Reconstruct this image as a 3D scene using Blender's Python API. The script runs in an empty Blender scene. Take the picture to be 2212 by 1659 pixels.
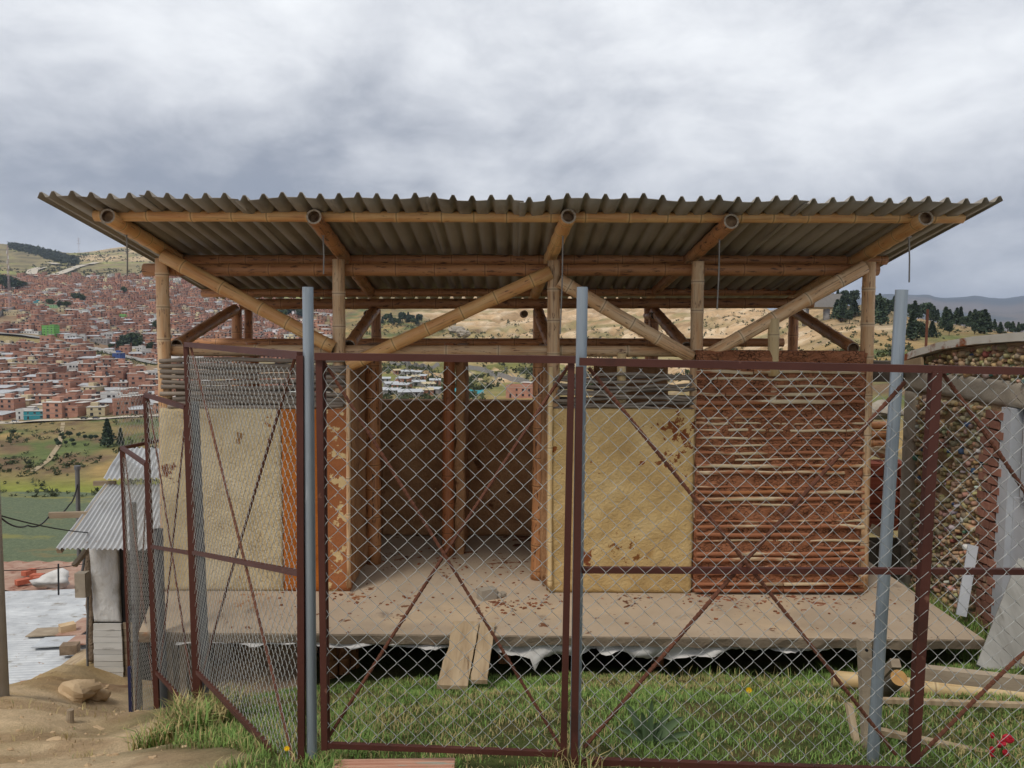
import bpy, math, random
import numpy as np
from mathutils import Vector, Matrix

R = math.radians
random.seed(7); rng = np.random.default_rng(7)
SC = bpy.context.scene
C = SC.collection

# ------------------------------------------------------------------ camera, sky, sun, exposure
F = 1725.0; PITCH = R(4.39); ROLL = R(0.3); CX, CY = 1106.0, 829.5   # calibrated on a 2212 x 1659 grid
cam_d = bpy.data.cameras.new('camera'); cam = bpy.data.objects.new('camera', cam_d); C.objects.link(cam)
cam_d.sensor_fit = 'HORIZONTAL'; cam_d.sensor_width = 36.0; cam_d.lens = 36.0 * F / 2212.0
cam_d.clip_start = 0.05; cam_d.clip_end = 40000
_U = Vector((0, math.sin(PITCH), math.cos(PITCH))); _Fw = Vector((0, math.cos(PITCH), -math.sin(PITCH))); _X = Vector((1, 0, 0))
_cx = math.cos(ROLL) * _X + math.sin(ROLL) * _U; _cy = -math.sin(ROLL) * _X + math.cos(ROLL) * _U; _cz = -_Fw
cam.matrix_world = Matrix(((_cx.x, _cy.x, _cz.x, 0), (_cx.y, _cy.y, _cz.y, 0), (_cx.z, _cy.z, _cz.z, 0), (0, 0, 0, 1)))
SC.camera = cam

SUN_EL, SUN_AZ = R(56), R(215)          # azimuth clockwise from +Y: behind the camera, to its left
sd = bpy.data.lights.new('sun', 'SUN'); sd.energy = 1.5; sd.angle = R(14); sd.color = (1.0, 0.94, 0.85)
so = bpy.data.objects.new('sun', sd); C.objects.link(so)
_sv = Vector((math.sin(SUN_AZ) * math.cos(SUN_EL), math.cos(SUN_AZ) * math.cos(SUN_EL), math.sin(SUN_EL)))
so.rotation_euler = _sv.to_track_quat('Z', 'Y').to_euler()

W = bpy.data.worlds.new('World'); SC.world = W; W.use_nodes = True
def build_world():
    nt = W.node_tree; N = nt.nodes; L = nt.links; N.clear()
    out = N.new('ShaderNodeOutputWorld'); bg = N.new('ShaderNodeBackground'); bg.inputs[1].default_value = 0.1
    sky = N.new('ShaderNodeTexSky'); sky.sky_type = 'NISHITA'; sky.sun_disc = False
    sky.sun_elevation = SUN_EL; sky.sun_rotation = SUN_AZ; sky.altitude = 2600
    tc = N.new('ShaderNodeTexCoord'); sep = N.new('ShaderNodeSeparateXYZ'); L.new(tc.outputs['Generated'], sep.inputs[0])
    def m(op, a, b=None, c=None):
        n = N.new('ShaderNodeMath'); n.operation = op
        for i, v in enumerate((a, b, c)):
            if v is None: continue
            if isinstance(v, (int, float)): n.inputs[i].default_value = v
            else: L.new(v, n.inputs[i])
        return n.outputs[0]
    z = m('MAXIMUM', sep.outputs[2], 0.0); den = m('ADD', z, 0.42)
    cb = N.new('ShaderNodeCombineXYZ'); L.new(sep.outputs[0], cb.inputs[0]); L.new(sep.outputs[1], cb.inputs[1]); L.new(m('MULTIPLY', sep.outputs[2], 1.9), cb.inputs[2])
    def noise(sc, det, off, dist=0.0, rough=0.55, stretch=(1, 1, 1)):
        mp = N.new('ShaderNodeMapping'); mp.inputs['Location'].default_value = off; mp.inputs['Scale'].default_value = stretch; L.new(cb.outputs[0], mp.inputs[0])
        n = N.new('ShaderNodeTexNoise'); n.inputs['Scale'].default_value = sc; n.inputs['Detail'].default_value = det
        n.inputs['Roughness'].default_value = rough; n.inputs['Distortion'].default_value = dist; L.new(mp.outputs[0], n.inputs['Vector']); return n.outputs[0]
    big = noise(2.0, 3, (3.1, 1.7, 0.6), 0.3); mid = noise(4.6, 7, (0.4, 5.2, 2.0), 0.35, 0.56); fine = noise(13.0, 7, (7, 2, 1), 0.3, 0.58)
    v = m('ADD', m('MULTIPLY', big, 0.46), m('ADD', m('MULTIPLY', mid, 0.52), m('MULTIPLY', fine, 0.20)))
    # broad cloud masses: (direction, half-width in radians, strength)
    def mass(px, py, wx, wy, amt):
        az = math.atan((px - CX) / F); el = math.atan((CY - py) / F) - PITCH
        n1 = N.new('ShaderNodeMath'); n1.operation = 'ARCTAN2'; L.new(sep.outputs[0], n1.inputs[0]); L.new(sep.outputs[1], n1.inputs[1])
        da = m('DIVIDE', m('SUBTRACT', n1.outputs[0], az), wx / F); de = m('DIVIDE', m('SUBTRACT', m('ARCSINE', sep.outputs[2]), el), wy / F)
        e = m('EXPONENT', m('MULTIPLY', m('ADD', m('MULTIPLY', da, da), m('MULTIPLY', de, de)), -1.0))
        return m('MULTIPLY', e, amt)
    for a in ((180, 430, 620, 110, -0.17), (800, 300, 420, 110, -0.08), (250, 60, 600, 120, 0.13), (1950, 210, 420, 130, 0.12), (2100, 500, 330, 60, -0.06), (1300, 80, 300, 90, 0.05)):
        v = m('ADD', v, mass(*a))
    ramp = N.new('ShaderNodeValToRGB'); e = ramp.color_ramp.elements; L.new(v, ramp.inputs[0]); ramp.color_ramp.interpolation = 'B_SPLINE'
    e[0].position = 0.40; e[0].color = (.235, .26, .315, 1); e[1].position = 0.78; e[1].color = (.83, .85, .87, 1)
    x = e.new(0.52); x.color = (.44, .465, .515, 1); x = e.new(0.65); x.color = (.66, .68, .715, 1)
    k10 = N.new('ShaderNodeVectorMath'); k10.operation = 'SCALE'; L.new(ramp.outputs[0], k10.inputs[0]); k10.inputs['Scale'].default_value = 10.0
    mx = N.new('ShaderNodeMix'); mx.data_type = 'RGBA'
    cov = N.new('ShaderNodeMapRange'); L.new(v, cov.inputs[0]); cov.inputs[1].default_value = 0.2; cov.inputs[2].default_value = 0.5
    cov.inputs[3].default_value = 0.86; cov.inputs[4].default_value = 0.98; L.new(cov.outputs[0], mx.inputs['Factor'])
    L.new(sky.outputs[0], mx.inputs['A']); L.new(k10.outputs[0], mx.inputs['B']); L.new(mx.outputs['Result'], bg.inputs[0]); L.new(bg.outputs[0], out.inputs[0])
build_world()
SC.view_settings.view_transform = 'Standard'; SC.view_settings.look = 'None'; SC.view_settings.exposure = 0.33; SC.view_settings.gamma = 1.0
cy = SC.cycles; cy.max_bounces = 6; cy.diffuse_bounces = 3; cy.glossy_bounces = 3; cy.volume_bounces = 0; cy.transparent_max_bounces = 6
cy.use_denoising = True; cy.sample_clamp_indirect = 6.0; cy.use_adaptive_sampling = True; cy.adaptive_threshold = 0.01

# ------------------------------------------------------------------ calibration: a sight line met at a given depth (metres along +Y)
def P(px, py, d):
    r = (px - CX) / F; u = (CY - py) / F
    x = r * math.cos(ROLL) - u * math.sin(ROLL); y = r * math.sin(ROLL) + u * math.cos(ROLL)
    D = Vector((x, math.cos(PITCH) + y * math.sin(PITCH), -math.sin(PITCH) + y * math.cos(PITCH)))
    return D * (d / D.y)
def S(px, d): return px / F * d                    # a size in grid pixels at a depth, in metres

# ------------------------------------------------------------------ noise in numpy
def _hash(ix, iy, s):
    n = (ix.astype(np.int64) * 374761393 + iy.astype(np.int64) * 668265263 + s * 1442695041) & 0x7fffffff
    n = ((n ^ (n >> 13)) * 1274126177) & 0x7fffffff
    return ((n ^ (n >> 16)) & 0xffff) / 65535.0
def vnoise(x, y, s=0):
    x = np.asarray(x, float); y = np.asarray(y, float); ix = np.floor(x); iy = np.floor(y); fx = x - ix; fy = y - iy
    fx = fx * fx * (3 - 2 * fx); fy = fy * fy * (3 - 2 * fy)
    a = _hash(ix, iy, s); b = _hash(ix + 1, iy, s); c = _hash(ix, iy + 1, s); d = _hash(ix + 1, iy + 1, s)
    return (a * (1 - fx) + b * fx) * (1 - fy) + (c * (1 - fx) + d * fx) * fy
def fbm(x, y, o=4, s=0):
    t = 0; a = 0.5; n = 0
    for i in range(o): t = t + a * vnoise(np.asarray(x) * 2 ** i, np.asarray(y) * 2 ** i, s + i); n += a; a *= 0.5
    return t / n
def sstep(a, b, x):
    t = np.clip((np.asarray(x, float) - a) / (b - a), 0, 1); return t * t * (3 - 2 * t)

# ------------------------------------------------------------------ materials
def lin(r, g, b): return tuple(((c / 255) / 12.92 if c / 255 <= 0.04045 else ((c / 255 + 0.055) / 1.055) ** 2.4) for c in (r, g, b))
class NT:
    def __init__(s, name):
        s.m = bpy.data.materials.new(name); s.m.use_nodes = True; s.t = s.m.node_tree; s.N = s.t.nodes; s.L = s.t.links; s.N.clear()
        s.out = s.N.new('ShaderNodeOutputMaterial'); s.b = s.N.new('ShaderNodeBsdfPrincipled'); s.L.new(s.b.outputs[0], s.out.inputs[0])
        s.tc = s.N.new('ShaderNodeTexCoord')
    def put(s, v, sock):
        if hasattr(v, 'is_output') or isinstance(v, bpy.types.NodeSocket): s.L.new(v, sock)
        elif isinstance(v, (tuple, list)): sock.default_value = tuple(v) + ((1,) if len(v) == 3 and len(sock.default_value) == 4 else ())
        else: sock.default_value = v
    def map(s, coord='Object', st=(1, 1, 1), loc=(0, 0, 0)):
        n = s.N.new('ShaderNodeMapping'); s.L.new(s.tc.outputs[coord] if isinstance(coord, str) else coord, n.inputs[0])
        n.inputs['Scale'].default_value = st; n.inputs['Location'].default_value = loc; return n.outputs[0]
    def noise(s, vec, sc, det=5, rough=0.55, dist=0.0):
        n = s.N.new('ShaderNodeTexNoise'); s.L.new(vec, n.inputs['Vector']); n.inputs['Scale'].default_value = sc; n.inputs['Detail'].default_value = det
        n.inputs['Roughness'].default_value = rough; n.inputs['Distortion'].default_value = dist; return n.outputs[0]
    def ramp(s, fac, stops):
        n = s.N.new('ShaderNodeValToRGB'); s.L.new(fac, n.inputs[0]); e = n.color_ramp.elements
        e[0].position = stops[0][0]; e[0].color = tuple(stops[0][1]) + (1,); e[1].position = stops[-1][0]; e[1].color = tuple(stops[-1][1]) + (1,)
        for p, c in stops[1:-1]: x = e.new(p); x.color = tuple(c) + (1,)
        return n.outputs[0]
    def rng(s, v, a, b, c=0.0, d=1.0):
        n = s.N.new('ShaderNodeMapRange'); s.L.new(v, n.inputs[0]); n.inputs[1].default_value = a; n.inputs[2].default_value = b; n.inputs[3].default_value = c; n.inputs[4].default_value = d; return n.outputs[0]
    def mix(s, f, a, b, mode='MIX'):
        n = s.N.new('ShaderNodeMix'); n.data_type = 'RGBA'; n.blend_type = mode; s.put(f, n.inputs['Factor']); s.put(a, n.inputs['A']); s.put(b, n.inputs['B']); return n.outputs['Result']
    def math(s, op, a, b=0.0):
        n = s.N.new('ShaderNodeMath'); n.operation = op; s.put(a, n.inputs[0]); s.put(b, n.inputs[1]); return n.outputs[0]
    def bump(s, h, st, dist=0.02):
        n = s.N.new('ShaderNodeBump'); s.L.new(h, n.inputs['Height']); n.inputs['Strength'].default_value = st; n.inputs['Distance'].default_value = dist
        s.L.new(n.outputs[0], s.b.inputs['Normal'])
    def rand(s): return s.N.new('ShaderNodeObjectInfo').outputs['Random']
    def attr(s, name, col=True):
        n = s.N.new('ShaderNodeAttribute'); n.attribute_name = name; return n.outputs['Color'] if col else n.outputs['Fac']
    def hsv(s, col, v, sat=1.0):
        n = s.N.new('ShaderNodeHueSaturation'); s.put(v, n.inputs['Value']); s.put(sat, n.inputs['Saturation']); s.put(col, n.inputs['Color']); return n.outputs[0]
    def done(s, col, rough=0.8, metal=0.0, spec=0.3):
        s.put(col, s.b.inputs['Base Color']); s.put(rough, s.b.inputs['Roughness']); s.b.inputs['Metallic'].default_value = metal
        s.b.inputs['Specular IOR Level'].default_value = spec; return s.m
def plain(name, cols, scale=4.0, rough=0.85, bump=0.3, bscale=40.0, bdist=0.01, st=(1, 1, 1), layers=(), metal=0.0, rnd=0.0, coord='Object', crack=None, spec=0.3, attr=None, spots=()):
    t = NT(name); v = t.map(coord, st)
    if rnd:
        rv = t.rand(); n = t.N.new('ShaderNodeVectorMath'); n.operation = 'ADD'; t.L.new(v, n.inputs[0])
        cbn = t.N.new('ShaderNodeCombineXYZ'); t.L.new(t.math('MULTIPLY', rv, 53.0), cbn.inputs[0]); t.L.new(t.math('MULTIPLY', rv, 31.0), cbn.inputs[1]); t.L.new(cbn.outputs[0], n.inputs[1]); v = n.outputs[0]
    k = len(cols); col = t.ramp(t.noise(v, scale, 6), [(0.28 + 0.44 * i / (k - 1), c) for i, c in enumerate(cols)])
    if attr: col = t.mix(1.0, col, t.attr(attr), 'MULTIPLY')
    for (c, sc, thr, soft, off) in layers:
        nn = t.noise(t.map(coord, st, off), sc, 6, 0.6); col = t.mix(t.rng(nn, thr, thr + soft), col, c)
    for (px, py, d, rp, c, amt) in spots:
        q = P(px, py, d); rr = rp / F * d; sp = t.N.new('ShaderNodeVectorMath'); sp.operation = 'DISTANCE'; t.L.new(t.map('Object'), sp.inputs[0]); sp.inputs[1].default_value = q
        g = t.rng(sp.outputs['Value'], 0, rr, amt, 0.0); nn = t.noise(t.map('Object', (1, 1, 1), (px * .01, 0, py * .01)), 11.0, 6, 0.65); col = t.mix(t.rng(t.math('ADD', nn, g), 0.68, 0.72), col, c)
    h = t.noise(v, bscale, 6, 0.6)
    if crack:
        vo = t.N.new('ShaderNodeTexVoronoi'); vo.feature = 'DISTANCE_TO_EDGE'; vo.inputs['Scale'].default_value = crack[0]
        dv = t.N.new('ShaderNodeVectorMath'); dv.operation = 'ADD'; t.L.new(v, dv.inputs[0])
        nz = t.N.new('ShaderNodeTexNoise'); nz.inputs['Scale'].default_value = crack[0] * 1.4; t.L.new(v, nz.inputs['Vector'])
        ms = t.N.new('ShaderNodeVectorMath'); ms.operation = 'SCALE'; t.L.new(nz.outputs['Color'], ms.inputs[0]); ms.inputs['Scale'].default_value = 0.55 / crack[0]
        t.L.new(ms.outputs[0], dv.inputs[1]); t.L.new(dv.outputs[0], vo.inputs['Vector'])
        cr = t.rng(vo.outputs['Distance'], 0.0, crack[1]); gate = t.rng(t.noise(v, crack[0] * 0.35, 3), 0.42, 0.55)
        f = t.math('MULTIPLY', t.math('SUBTRACT', 1.0, cr), gate); col = t.mix(f, col, crack[2]); h = t.math('SUBTRACT', h, t.math('MULTIPLY', f, 1.2))
    if rnd: col = t.hsv(col, t.rng(t.rand(), 0, 1, 1 - rnd, 1 + rnd))
    if bump: t.bump(h, bump, bdist)
    return t.done(col, rough, metal, spec)
def bamboo_mat(name, base, pale, dark, streak=0.5, blotch=0.62, rough=0.5):
    t = NT(name); rv = t.rand(); uv = t.tc.outputs['UV']
    off = t.N.new('ShaderNodeCombineXYZ'); t.L.new(t.math('MULTIPLY', rv, 37.0), off.inputs[0]); t.L.new(t.math('MULTIPLY', rv, 91.0), off.inputs[1])
    ad = t.N.new('ShaderNodeVectorMath'); ad.operation = 'ADD'; t.L.new(uv, ad.inputs[0]); t.L.new(off.outputs[0], ad.inputs[1]); v = ad.outputs[0]
    a = t.noise(t.map(v, (2.2, 0.9, 1)), 2.0, 6, 0.6); col = t.ramp(a, [(0.3, base), (0.52, tuple(0.5 * (x + y) for x, y in zip(base, pale))), (0.75, pale)])
    s = t.noise(t.map(v, (26, 1.6, 1)), 1.0, 5, 0.6); gate = t.rng(t.noise(t.map(v, (3, 1.0, 1), (9, 3, 0)), 1.6, 4), 0.42, 0.62)
    col = t.mix(t.math('MULTIPLY', t.rng(s, 0.5, 0.66), t.math('MULTIPLY', gate, streak)), col, dark)
    bl = t.noise(t.map(v, (9, 5, 1), (4, 8, 0)), 1.5, 6, 0.65); col = t.mix(t.rng(bl, blotch, blotch + 0.05, 0, 0.8), col, dark)
    nd = t.attr('nd', False); col = t.mix(t.rng(nd, 0.25, 0.6, 0, 0.6), col, pale); col = t.mix(t.rng(nd, 0.7, 1.0, 0, 0.72), col, dark)
    col = t.hsv(col, t.rng(rv, 0, 1, 0.85, 1.12), 0.96)
    t.bump(t.math('ADD', s, bl), 0.25, 0.004); return t.done(col, rough, 0, 0.4)
MT = {}
MT['bamboo'] = bamboo_mat('bamboo_tan', lin(190, 126, 66), lin(216, 174, 112), lin(74, 42, 24))
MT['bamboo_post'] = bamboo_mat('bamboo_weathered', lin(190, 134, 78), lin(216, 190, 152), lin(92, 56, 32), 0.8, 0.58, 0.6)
MT['bamboo_dark'] = bamboo_mat('bamboo_brown_shaded', lin(158, 100, 56), lin(184, 130, 80), lin(48, 26, 16), 0.6, 0.56)  # brown culms; the darker tone also holds the shade under the roof
MT['bamboo_rust'] = bamboo_mat('bamboo_painted_orange', lin(160, 92, 48), lin(176, 112, 64), lin(70, 34, 18), 0.5, 0.6)
MT['bamboo_cream'] = bamboo_mat('bamboo_cream', lin(196, 160, 104), lin(214, 190, 142), lin(120, 84, 50), 0.4, 0.66)
MT['cane'] = bamboo_mat('cane_grey', lin(112, 100, 88), lin(152, 138, 122), lin(58, 46, 40), 0.5, 0.62, 0.75)
MT['pith'] = plain('bamboo_inside', [lin(70, 46, 30), lin(150, 122, 92)], 20, 0.9, 0.2)
MT['rim'] = plain('bamboo_cut_end', [lin(128, 110, 92), lin(178, 164, 144)], 60, 0.9, 0.2)
MT['roof'] = plain('roof_sheet', [lin(120, 112, 100), lin(150, 142, 130)], 2.2, 0.5, 0.08, 30, 0.004, (1, 0.35, 1), [(lin(86, 74, 60), 1.2, 0.58, 0.14, (3, 1, 0)), (lin(160, 152, 140), 3.0, 0.64, 0.1, (8, 1, 2))], 0.0, 0.10, spec=0.4)
SLZ = P(1240, 1372, 5.95).z
def slp(px, py, r, c, a): return (px, py, SLZ / P(px, py, 1).z, r, c, a)
MT['slab'] = plain('concrete_slab', [lin(158, 140, 118), lin(176, 158, 136), lin(190, 170, 146)], 1.1, 0.9, 0.25, 60, 0.006, (1, 1, 1),
                   [(lin(196, 172, 140), 0.9, 0.56, 0.18, (5, 2, 0)), (lin(112, 74, 50), 6.0, 0.655, 0.025, (1, 7, 0)), (lin(90, 52, 32), 2.2, 0.665, 0.02, (3, 3, 3)), (lin(124, 110, 96), 2.5, 0.64, 0.1, (2, 9, 4))], spots=[slp(1090, 1215, 90, lin(128, 84, 58), .22), slp(990, 1190, 110, lin(134, 92, 64), .18), slp(1080, 1302, 45, lin(112, 68, 46), .3), slp(860, 1200, 90, lin(130, 90, 64), .18), slp(760, 1290, 70, lin(150, 106, 74), .2), slp(1560, 1290, 150, lin(140, 88, 62), .17), slp(1750, 1292, 130, lin(132, 82, 58), .17), slp(1130, 1160, 80, lin(120, 80, 56), .25), slp(560, 1290, 120, lin(158, 120, 86), .18)])
MT['slab_edge'] = plain('concrete_edge', [lin(116, 102, 86), lin(146, 130, 110)], 5, 0.95, 0.6, 40, 0.012, (1, 1, 1), [(lin(150, 104, 70), 3, 0.62, 0.08, (1, 1, 1))])
MT['cream'] = plain('cream_plaster', [lin(178, 156, 116), lin(202, 182, 142), lin(212, 194, 158)], 3.0, 0.95, 1.0, 40, 0.018, (1, 1, 1), [(lin(150, 108, 62), 4.2, 0.66, 0.05, (2, 0, 5)), (lin(166, 142, 104), 1.6, 0.58, 0.1, (7, 0, 5))], spots=[(515, 945, 6.9, 26, lin(150, 112, 66), .3), (590, 950, 6.9, 24, lin(128, 84, 48), .28), (590, 905, 6.9, 50, lin(160, 112, 60), .2), (365, 1020, 6.9, 40, lin(120, 74, 46), .3)])
MT['yellow'] = plain('yellow_plaster', [lin(170, 140, 92), lin(190, 160, 108), lin(202, 176, 128)], 3.2, 0.95, 0.9, 45, 0.014, (1, 1, 1), [(lin(124, 66, 30), 7, 0.685, 0.03, (4, 0, 8)), (lin(150, 112, 60), 2.5, 0.6, 0.12, (1, 0, 3))], spots=[(1470, 930, 6.9, 80, lin(118, 66, 34), .24), (1455, 1000, 6.9, 50, lin(128, 76, 40), .22), (1265, 1205, 6.9, 40, lin(124, 70, 40), .3), (1200, 970, 6.9, 24, lin(134, 78, 40), .3), (1350, 1190, 6.9, 80, lin(122, 78, 40), .17), (1250, 1045, 6.9, 22, lin(120, 72, 38), .22)])
MT['ochre'] = plain('ochre_plaster', [lin(160, 88, 28), lin(184, 110, 44)], 3, 0.95, 0.9, 45, 0.014, (1, 1, 1), [(lin(196, 156, 92), 5, 0.66, 0.05, (2, 2, 2))])
MT['flaky'] = plain('flaking_brown_plaster', [lin(146, 88, 52), lin(166, 106, 66)], 3, 0.95, 0.6, 45, 0.01, (1, 1, 1), [(lin(206, 178, 130), 9, 0.56, 0.03, (2, 5, 2))])
MUD = (lin(126, 78, 52), lin(150, 96, 66), lin(168, 112, 80))
MT['mud'] = plain('red_mud', list(MUD), 5, 0.97, 0.9, 50, 0.02, (1, 1, 1.6), [(lin(164, 116, 78), 3, 0.62, 0.1, (3, 3, 3))], crack=(26, 0.06, lin(56, 32, 24)))
MT['mud_in'] = plain('brown_mud', [lin(134, 98, 68), lin(160, 120, 84), lin(178, 138, 100)], 4, 0.97, 0.7, 30, 0.015, (1, 1, 1), [(lin(104, 70, 46), 6, 0.63, 0.08, (3, 1, 3))])
MT['strip'] = plain('split_bamboo', [lin(176, 152, 116), lin(206, 188, 156)], 6, 0.7, 0.2, 40, 0.005, (0.4, 1, 3), [(MUD[1], 3.2, 0.43, 0.06, (2, 1, 7)), (lin(156, 100, 60), 2.0, 0.57, 0.06, (9, 1, 7))])
MT['galv'] = plain('galvanised_steel', [lin(128, 136, 142), lin(150, 158, 164)], 6, 0.45, 0.06, 60, 0.002, (8, 8, 0.6), [(lin(108, 112, 116), 4, 0.6, 0.1, (1, 1, 1)), (lin(170, 176, 180), 9, 0.64, 0.08, (5, 1, 1))], 0.35, spec=0.5)
MT['galv_dull'] = plain('dull_galvanised_steel', [lin(92, 92, 94), lin(116, 116, 116)], 6, 0.6, 0.06, 60, 0.002, (6, 6, 0.6), metal=0.2)
MT['wire'] = plain('chain_link_wire', [lin(156, 156, 152), lin(184, 184, 178)], 20, 0.5, 0, metal=0.3, spec=0.5, layers=[(lin(112, 96, 84), 5, 0.62, 0.08, (1, 1, 1))])
MT['iron'] = plain('red_oxide_iron', [lin(68, 36, 28), lin(84, 46, 36)], 3, 0.6, 0.15, 60, 0.003, (1, 1, 1), [(lin(64, 36, 28), 5, 0.6, 0.1, (1, 1, 1)), (lin(120, 82, 66), 8, 0.68, 0.06, (4, 1, 1))])
MT['rebar'] = plain('rusty_rebar', [lin(86, 52, 38), lin(112, 70, 52)], 6, 0.85, 0.4, 80, 0.003, (1, 1, 1), [(lin(66, 40, 32), 3, 0.58, 0.1, (1, 1, 1))])
MT['rod'] = plain('steel_rod', [lin(112, 106, 98), lin(140, 134, 126)], 10, 0.5, 0.1, metal=0.4)
MT['plastic'] = plain('white_plastic', [lin(188, 184, 178), lin(210, 207, 202)], 3, 0.45, 0.3, 12, 0.02, (1, 1, 1), [(lin(176, 156, 132), 3, 0.66, 0.08, (1, 1, 1))])
MT['dark'] = plain('underfloor_shade', [lin(38, 32, 28), lin(58, 48, 40)], 4, 1.0, 0.6, 20, 0.03)  # near-black tone painting the shade under the slab
MT['plank'] = plain('weathered_plank', [lin(138, 116, 88), lin(166, 144, 114), lin(180, 160, 130)], 3, 0.85, 0.3, 20, 0.004, (7, 0.7, 0.7), [(lin(112, 90, 66), 3, 0.62, 0.1, (1, 1, 1))], rnd=0.08)
MT['greywood'] = plain('grey_timber', [lin(134, 118, 98), lin(164, 148, 126)], 3, 0.9, 0.35, 25, 0.005, (1, 1, 4), rnd=0.12)
MT['whiteboard'] = plain('whitewashed_board', [lin(182, 180, 174), lin(208, 206, 200)], 3, 0.8, 0.3, 20, 0.006, (0.6, 1, 3), [(lin(126, 120, 110), 4, 0.6, 0.1, (1, 2, 1))], rnd=0.06)
MT['whitepaper'] = plain('white_paper_sheeting', [lin(186, 186, 184), lin(214, 213, 210)], 4, 0.7, 0.7, 7, 0.05, (1, 1, .6), [(lin(150, 144, 134), 4, .57, .12, (1, 1, 1))])
MT['zinc'] = plain('zinc_sheet', [lin(162, 164, 166), lin(194, 196, 196)], 2, 0.5, 0.1, 30, 0.004, (1, 1, 1), [(lin(138, 134, 126), 1.6, 0.58, 0.12, (1, 1, 1)), (lin(132, 104, 82), 5, .66, .06, (4, 1, 1))], 0.1, 0.05, spec=0.4)
MT['zinc_rust'] = plain('rusty_zinc_sheet', [lin(150, 110, 90), lin(178, 150, 130)], 2, 0.7, 0.2, 30, 0.004, (1, 1, 1), [(lin(120, 66, 46), 2, 0.55, 0.12, (1, 1, 1))])
MT['adobe'] = plain('rough_stone_render', [lin(112, 96, 80), lin(142, 124, 104)], 8, 0.97, 0.9, 30, 0.03)
MT['rock'] = plain('sandstone_rock', [lin(170, 142, 108), lin(200, 174, 138)], 3, 0.95, 0.6, 12, 0.03, rnd=0.1)
MT['greyrock'] = plain('dark_rubble', [lin(108, 90, 72), lin(150, 128, 104)], 5, 0.97, 0.8, 18, 0.03, rnd=0.2)
MT['concrete'] = plain('pale_concrete', [lin(142, 132, 118), lin(168, 158, 142)], 5, 0.95, 0.5, 40, 0.01, (1, 1, 1), [(lin(112, 100, 86), 4, 0.62, 0.1, (1, 1, 1))])
MT['darkconcrete'] = plain('dark_concrete', [lin(72, 64, 56), lin(96, 86, 76)], 5, 0.95, 0.5, 40, 0.01)  # darker concrete tone for the beam at the hut's far end
MT['clay'] = plain('red_clay_brick', [lin(158, 84, 62), lin(182, 104, 80)], 6, 0.9, 0.3, 50, 0.004, rnd=0.1)
MT['clay_pink'] = plain('pale_clay_tile', [lin(176, 126, 104), lin(196, 156, 132)], 4, 0.9, 0.3, 50, 0.004, (1, 8, 1), [(lin(160, 156, 140), 3, 0.6, 0.05, (1, 1, 1))])
MT['oldbrick'] = plain('old_brick', [lin(126, 84, 70), lin(156, 112, 94)], 8, 0.95, 0.5, 50, 0.008, (1, 1, 1), [(lin(168, 146, 120), 6, 0.62, 0.06, (1, 1, 1))], rnd=0.25)
MT['mortar'] = plain('rough_mortar', [lin(142, 116, 88), lin(168, 142, 110)], 10, 0.97, 0.8, 30, 0.02)
MT['bottle'] = plain('clay_packed_bottle_ends', [(0.85, 0.85, 0.85), (1.15, 1.15, 1.15)], 30, 0.8, 0.4, 60, 0.006, attr='Col')
MT['rimpaint'] = plain('rusted_white_paint', [lin(196, 190, 178), lin(214, 210, 200)], 5, 0.7, 0.3, 30, 0.005, (1, 1, 1), [(lin(140, 78, 40), 3.5, 0.56, 0.08, (1, 1, 1)), (lin(76, 52, 40), 9, 0.66, 0.05, (5, 1, 1))])
MT['frame_grey'] = plain('grey_painted_wood', [lin(164, 166, 170), lin(186, 188, 192)], 3, 0.6, 0.15, 20, 0.004)
MT['panel'] = plain('weathered_grey_panel', [lin(132, 130, 124), lin(166, 164, 158)], 3, .85, .3, 20, .005, (3, .6, .6), [(lin(112, 108, 100), 3, .6, .1, (1, 1, 1))])
MT['bluepaint'] = plain('blue_paint', [lin(34, 36, 66), lin(48, 50, 84)], 4, 0.6, 0.2)
MT['black'] = plain('black_shade_and_tyre', [lin(20, 20, 21), lin(34, 33, 33)], 3, 0.7, 0.3, 10, 0.02)  # black for tyres; also paints darkness inside the shed and drilled hole
MT['log_end'] = plain('log_cut_face', [lin(160, 118, 66), lin(190, 150, 96)], 14, 0.85, 0.2, 60, 0.003)
MT['bark'] = plain('log_bark', [lin(82, 74, 62), lin(112, 102, 86)], 8, 0.95, 0.8, 30, 0.01)
MT['agave'] = plain('agave_leaf', [lin(84, 104, 74), lin(116, 136, 98)], 6, 0.5, 0.1, rnd=0.12)
MT['yellow_petal'] = plain('yellow_petals', [lin(226, 178, 20), lin(240, 200, 40)], 20, 0.6, 0)
MT['red_petal'] = plain('red_petals', [lin(166, 22, 38), lin(196, 40, 58)], 20, 0.6, 0)
MT['stem'] = plain('green_stem', [lin(74, 104, 44), lin(96, 124, 60)], 10, 0.7, 0)
MT['grass'] = plain('grass_blades', [(0.8, 0.8, 0.8), (1.2, 1.2, 1.2)], 3, 0.7, 0, attr='Col', spec=0.25)
MT['cable'] = plain('black_cable', [lin(30, 30, 32), lin(44, 44, 46)], 5, 0.6, 0)
MT['pole'] = plain('grey_concrete_pole', [lin(156, 152, 146), lin(176, 172, 166)], 4, 0.9, 0.3, 40, 0.004)
MT['crown'] = plain('dark_conifer_foliage', [lin(42, 54, 44), lin(62, 76, 58), lin(84, 96, 68)], 0.6, 0.9, 0, rnd=0.25)
MT['crown_round'] = plain('broadleaf_foliage', [lin(46, 58, 38), lin(68, 82, 50), lin(90, 102, 62)], 0.6, 0.9, 0, rnd=0.25)
MT['trunk'] = plain('tree_trunk', [lin(70, 56, 44), lin(92, 76, 60)], 3, 0.95, 0.3)
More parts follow.
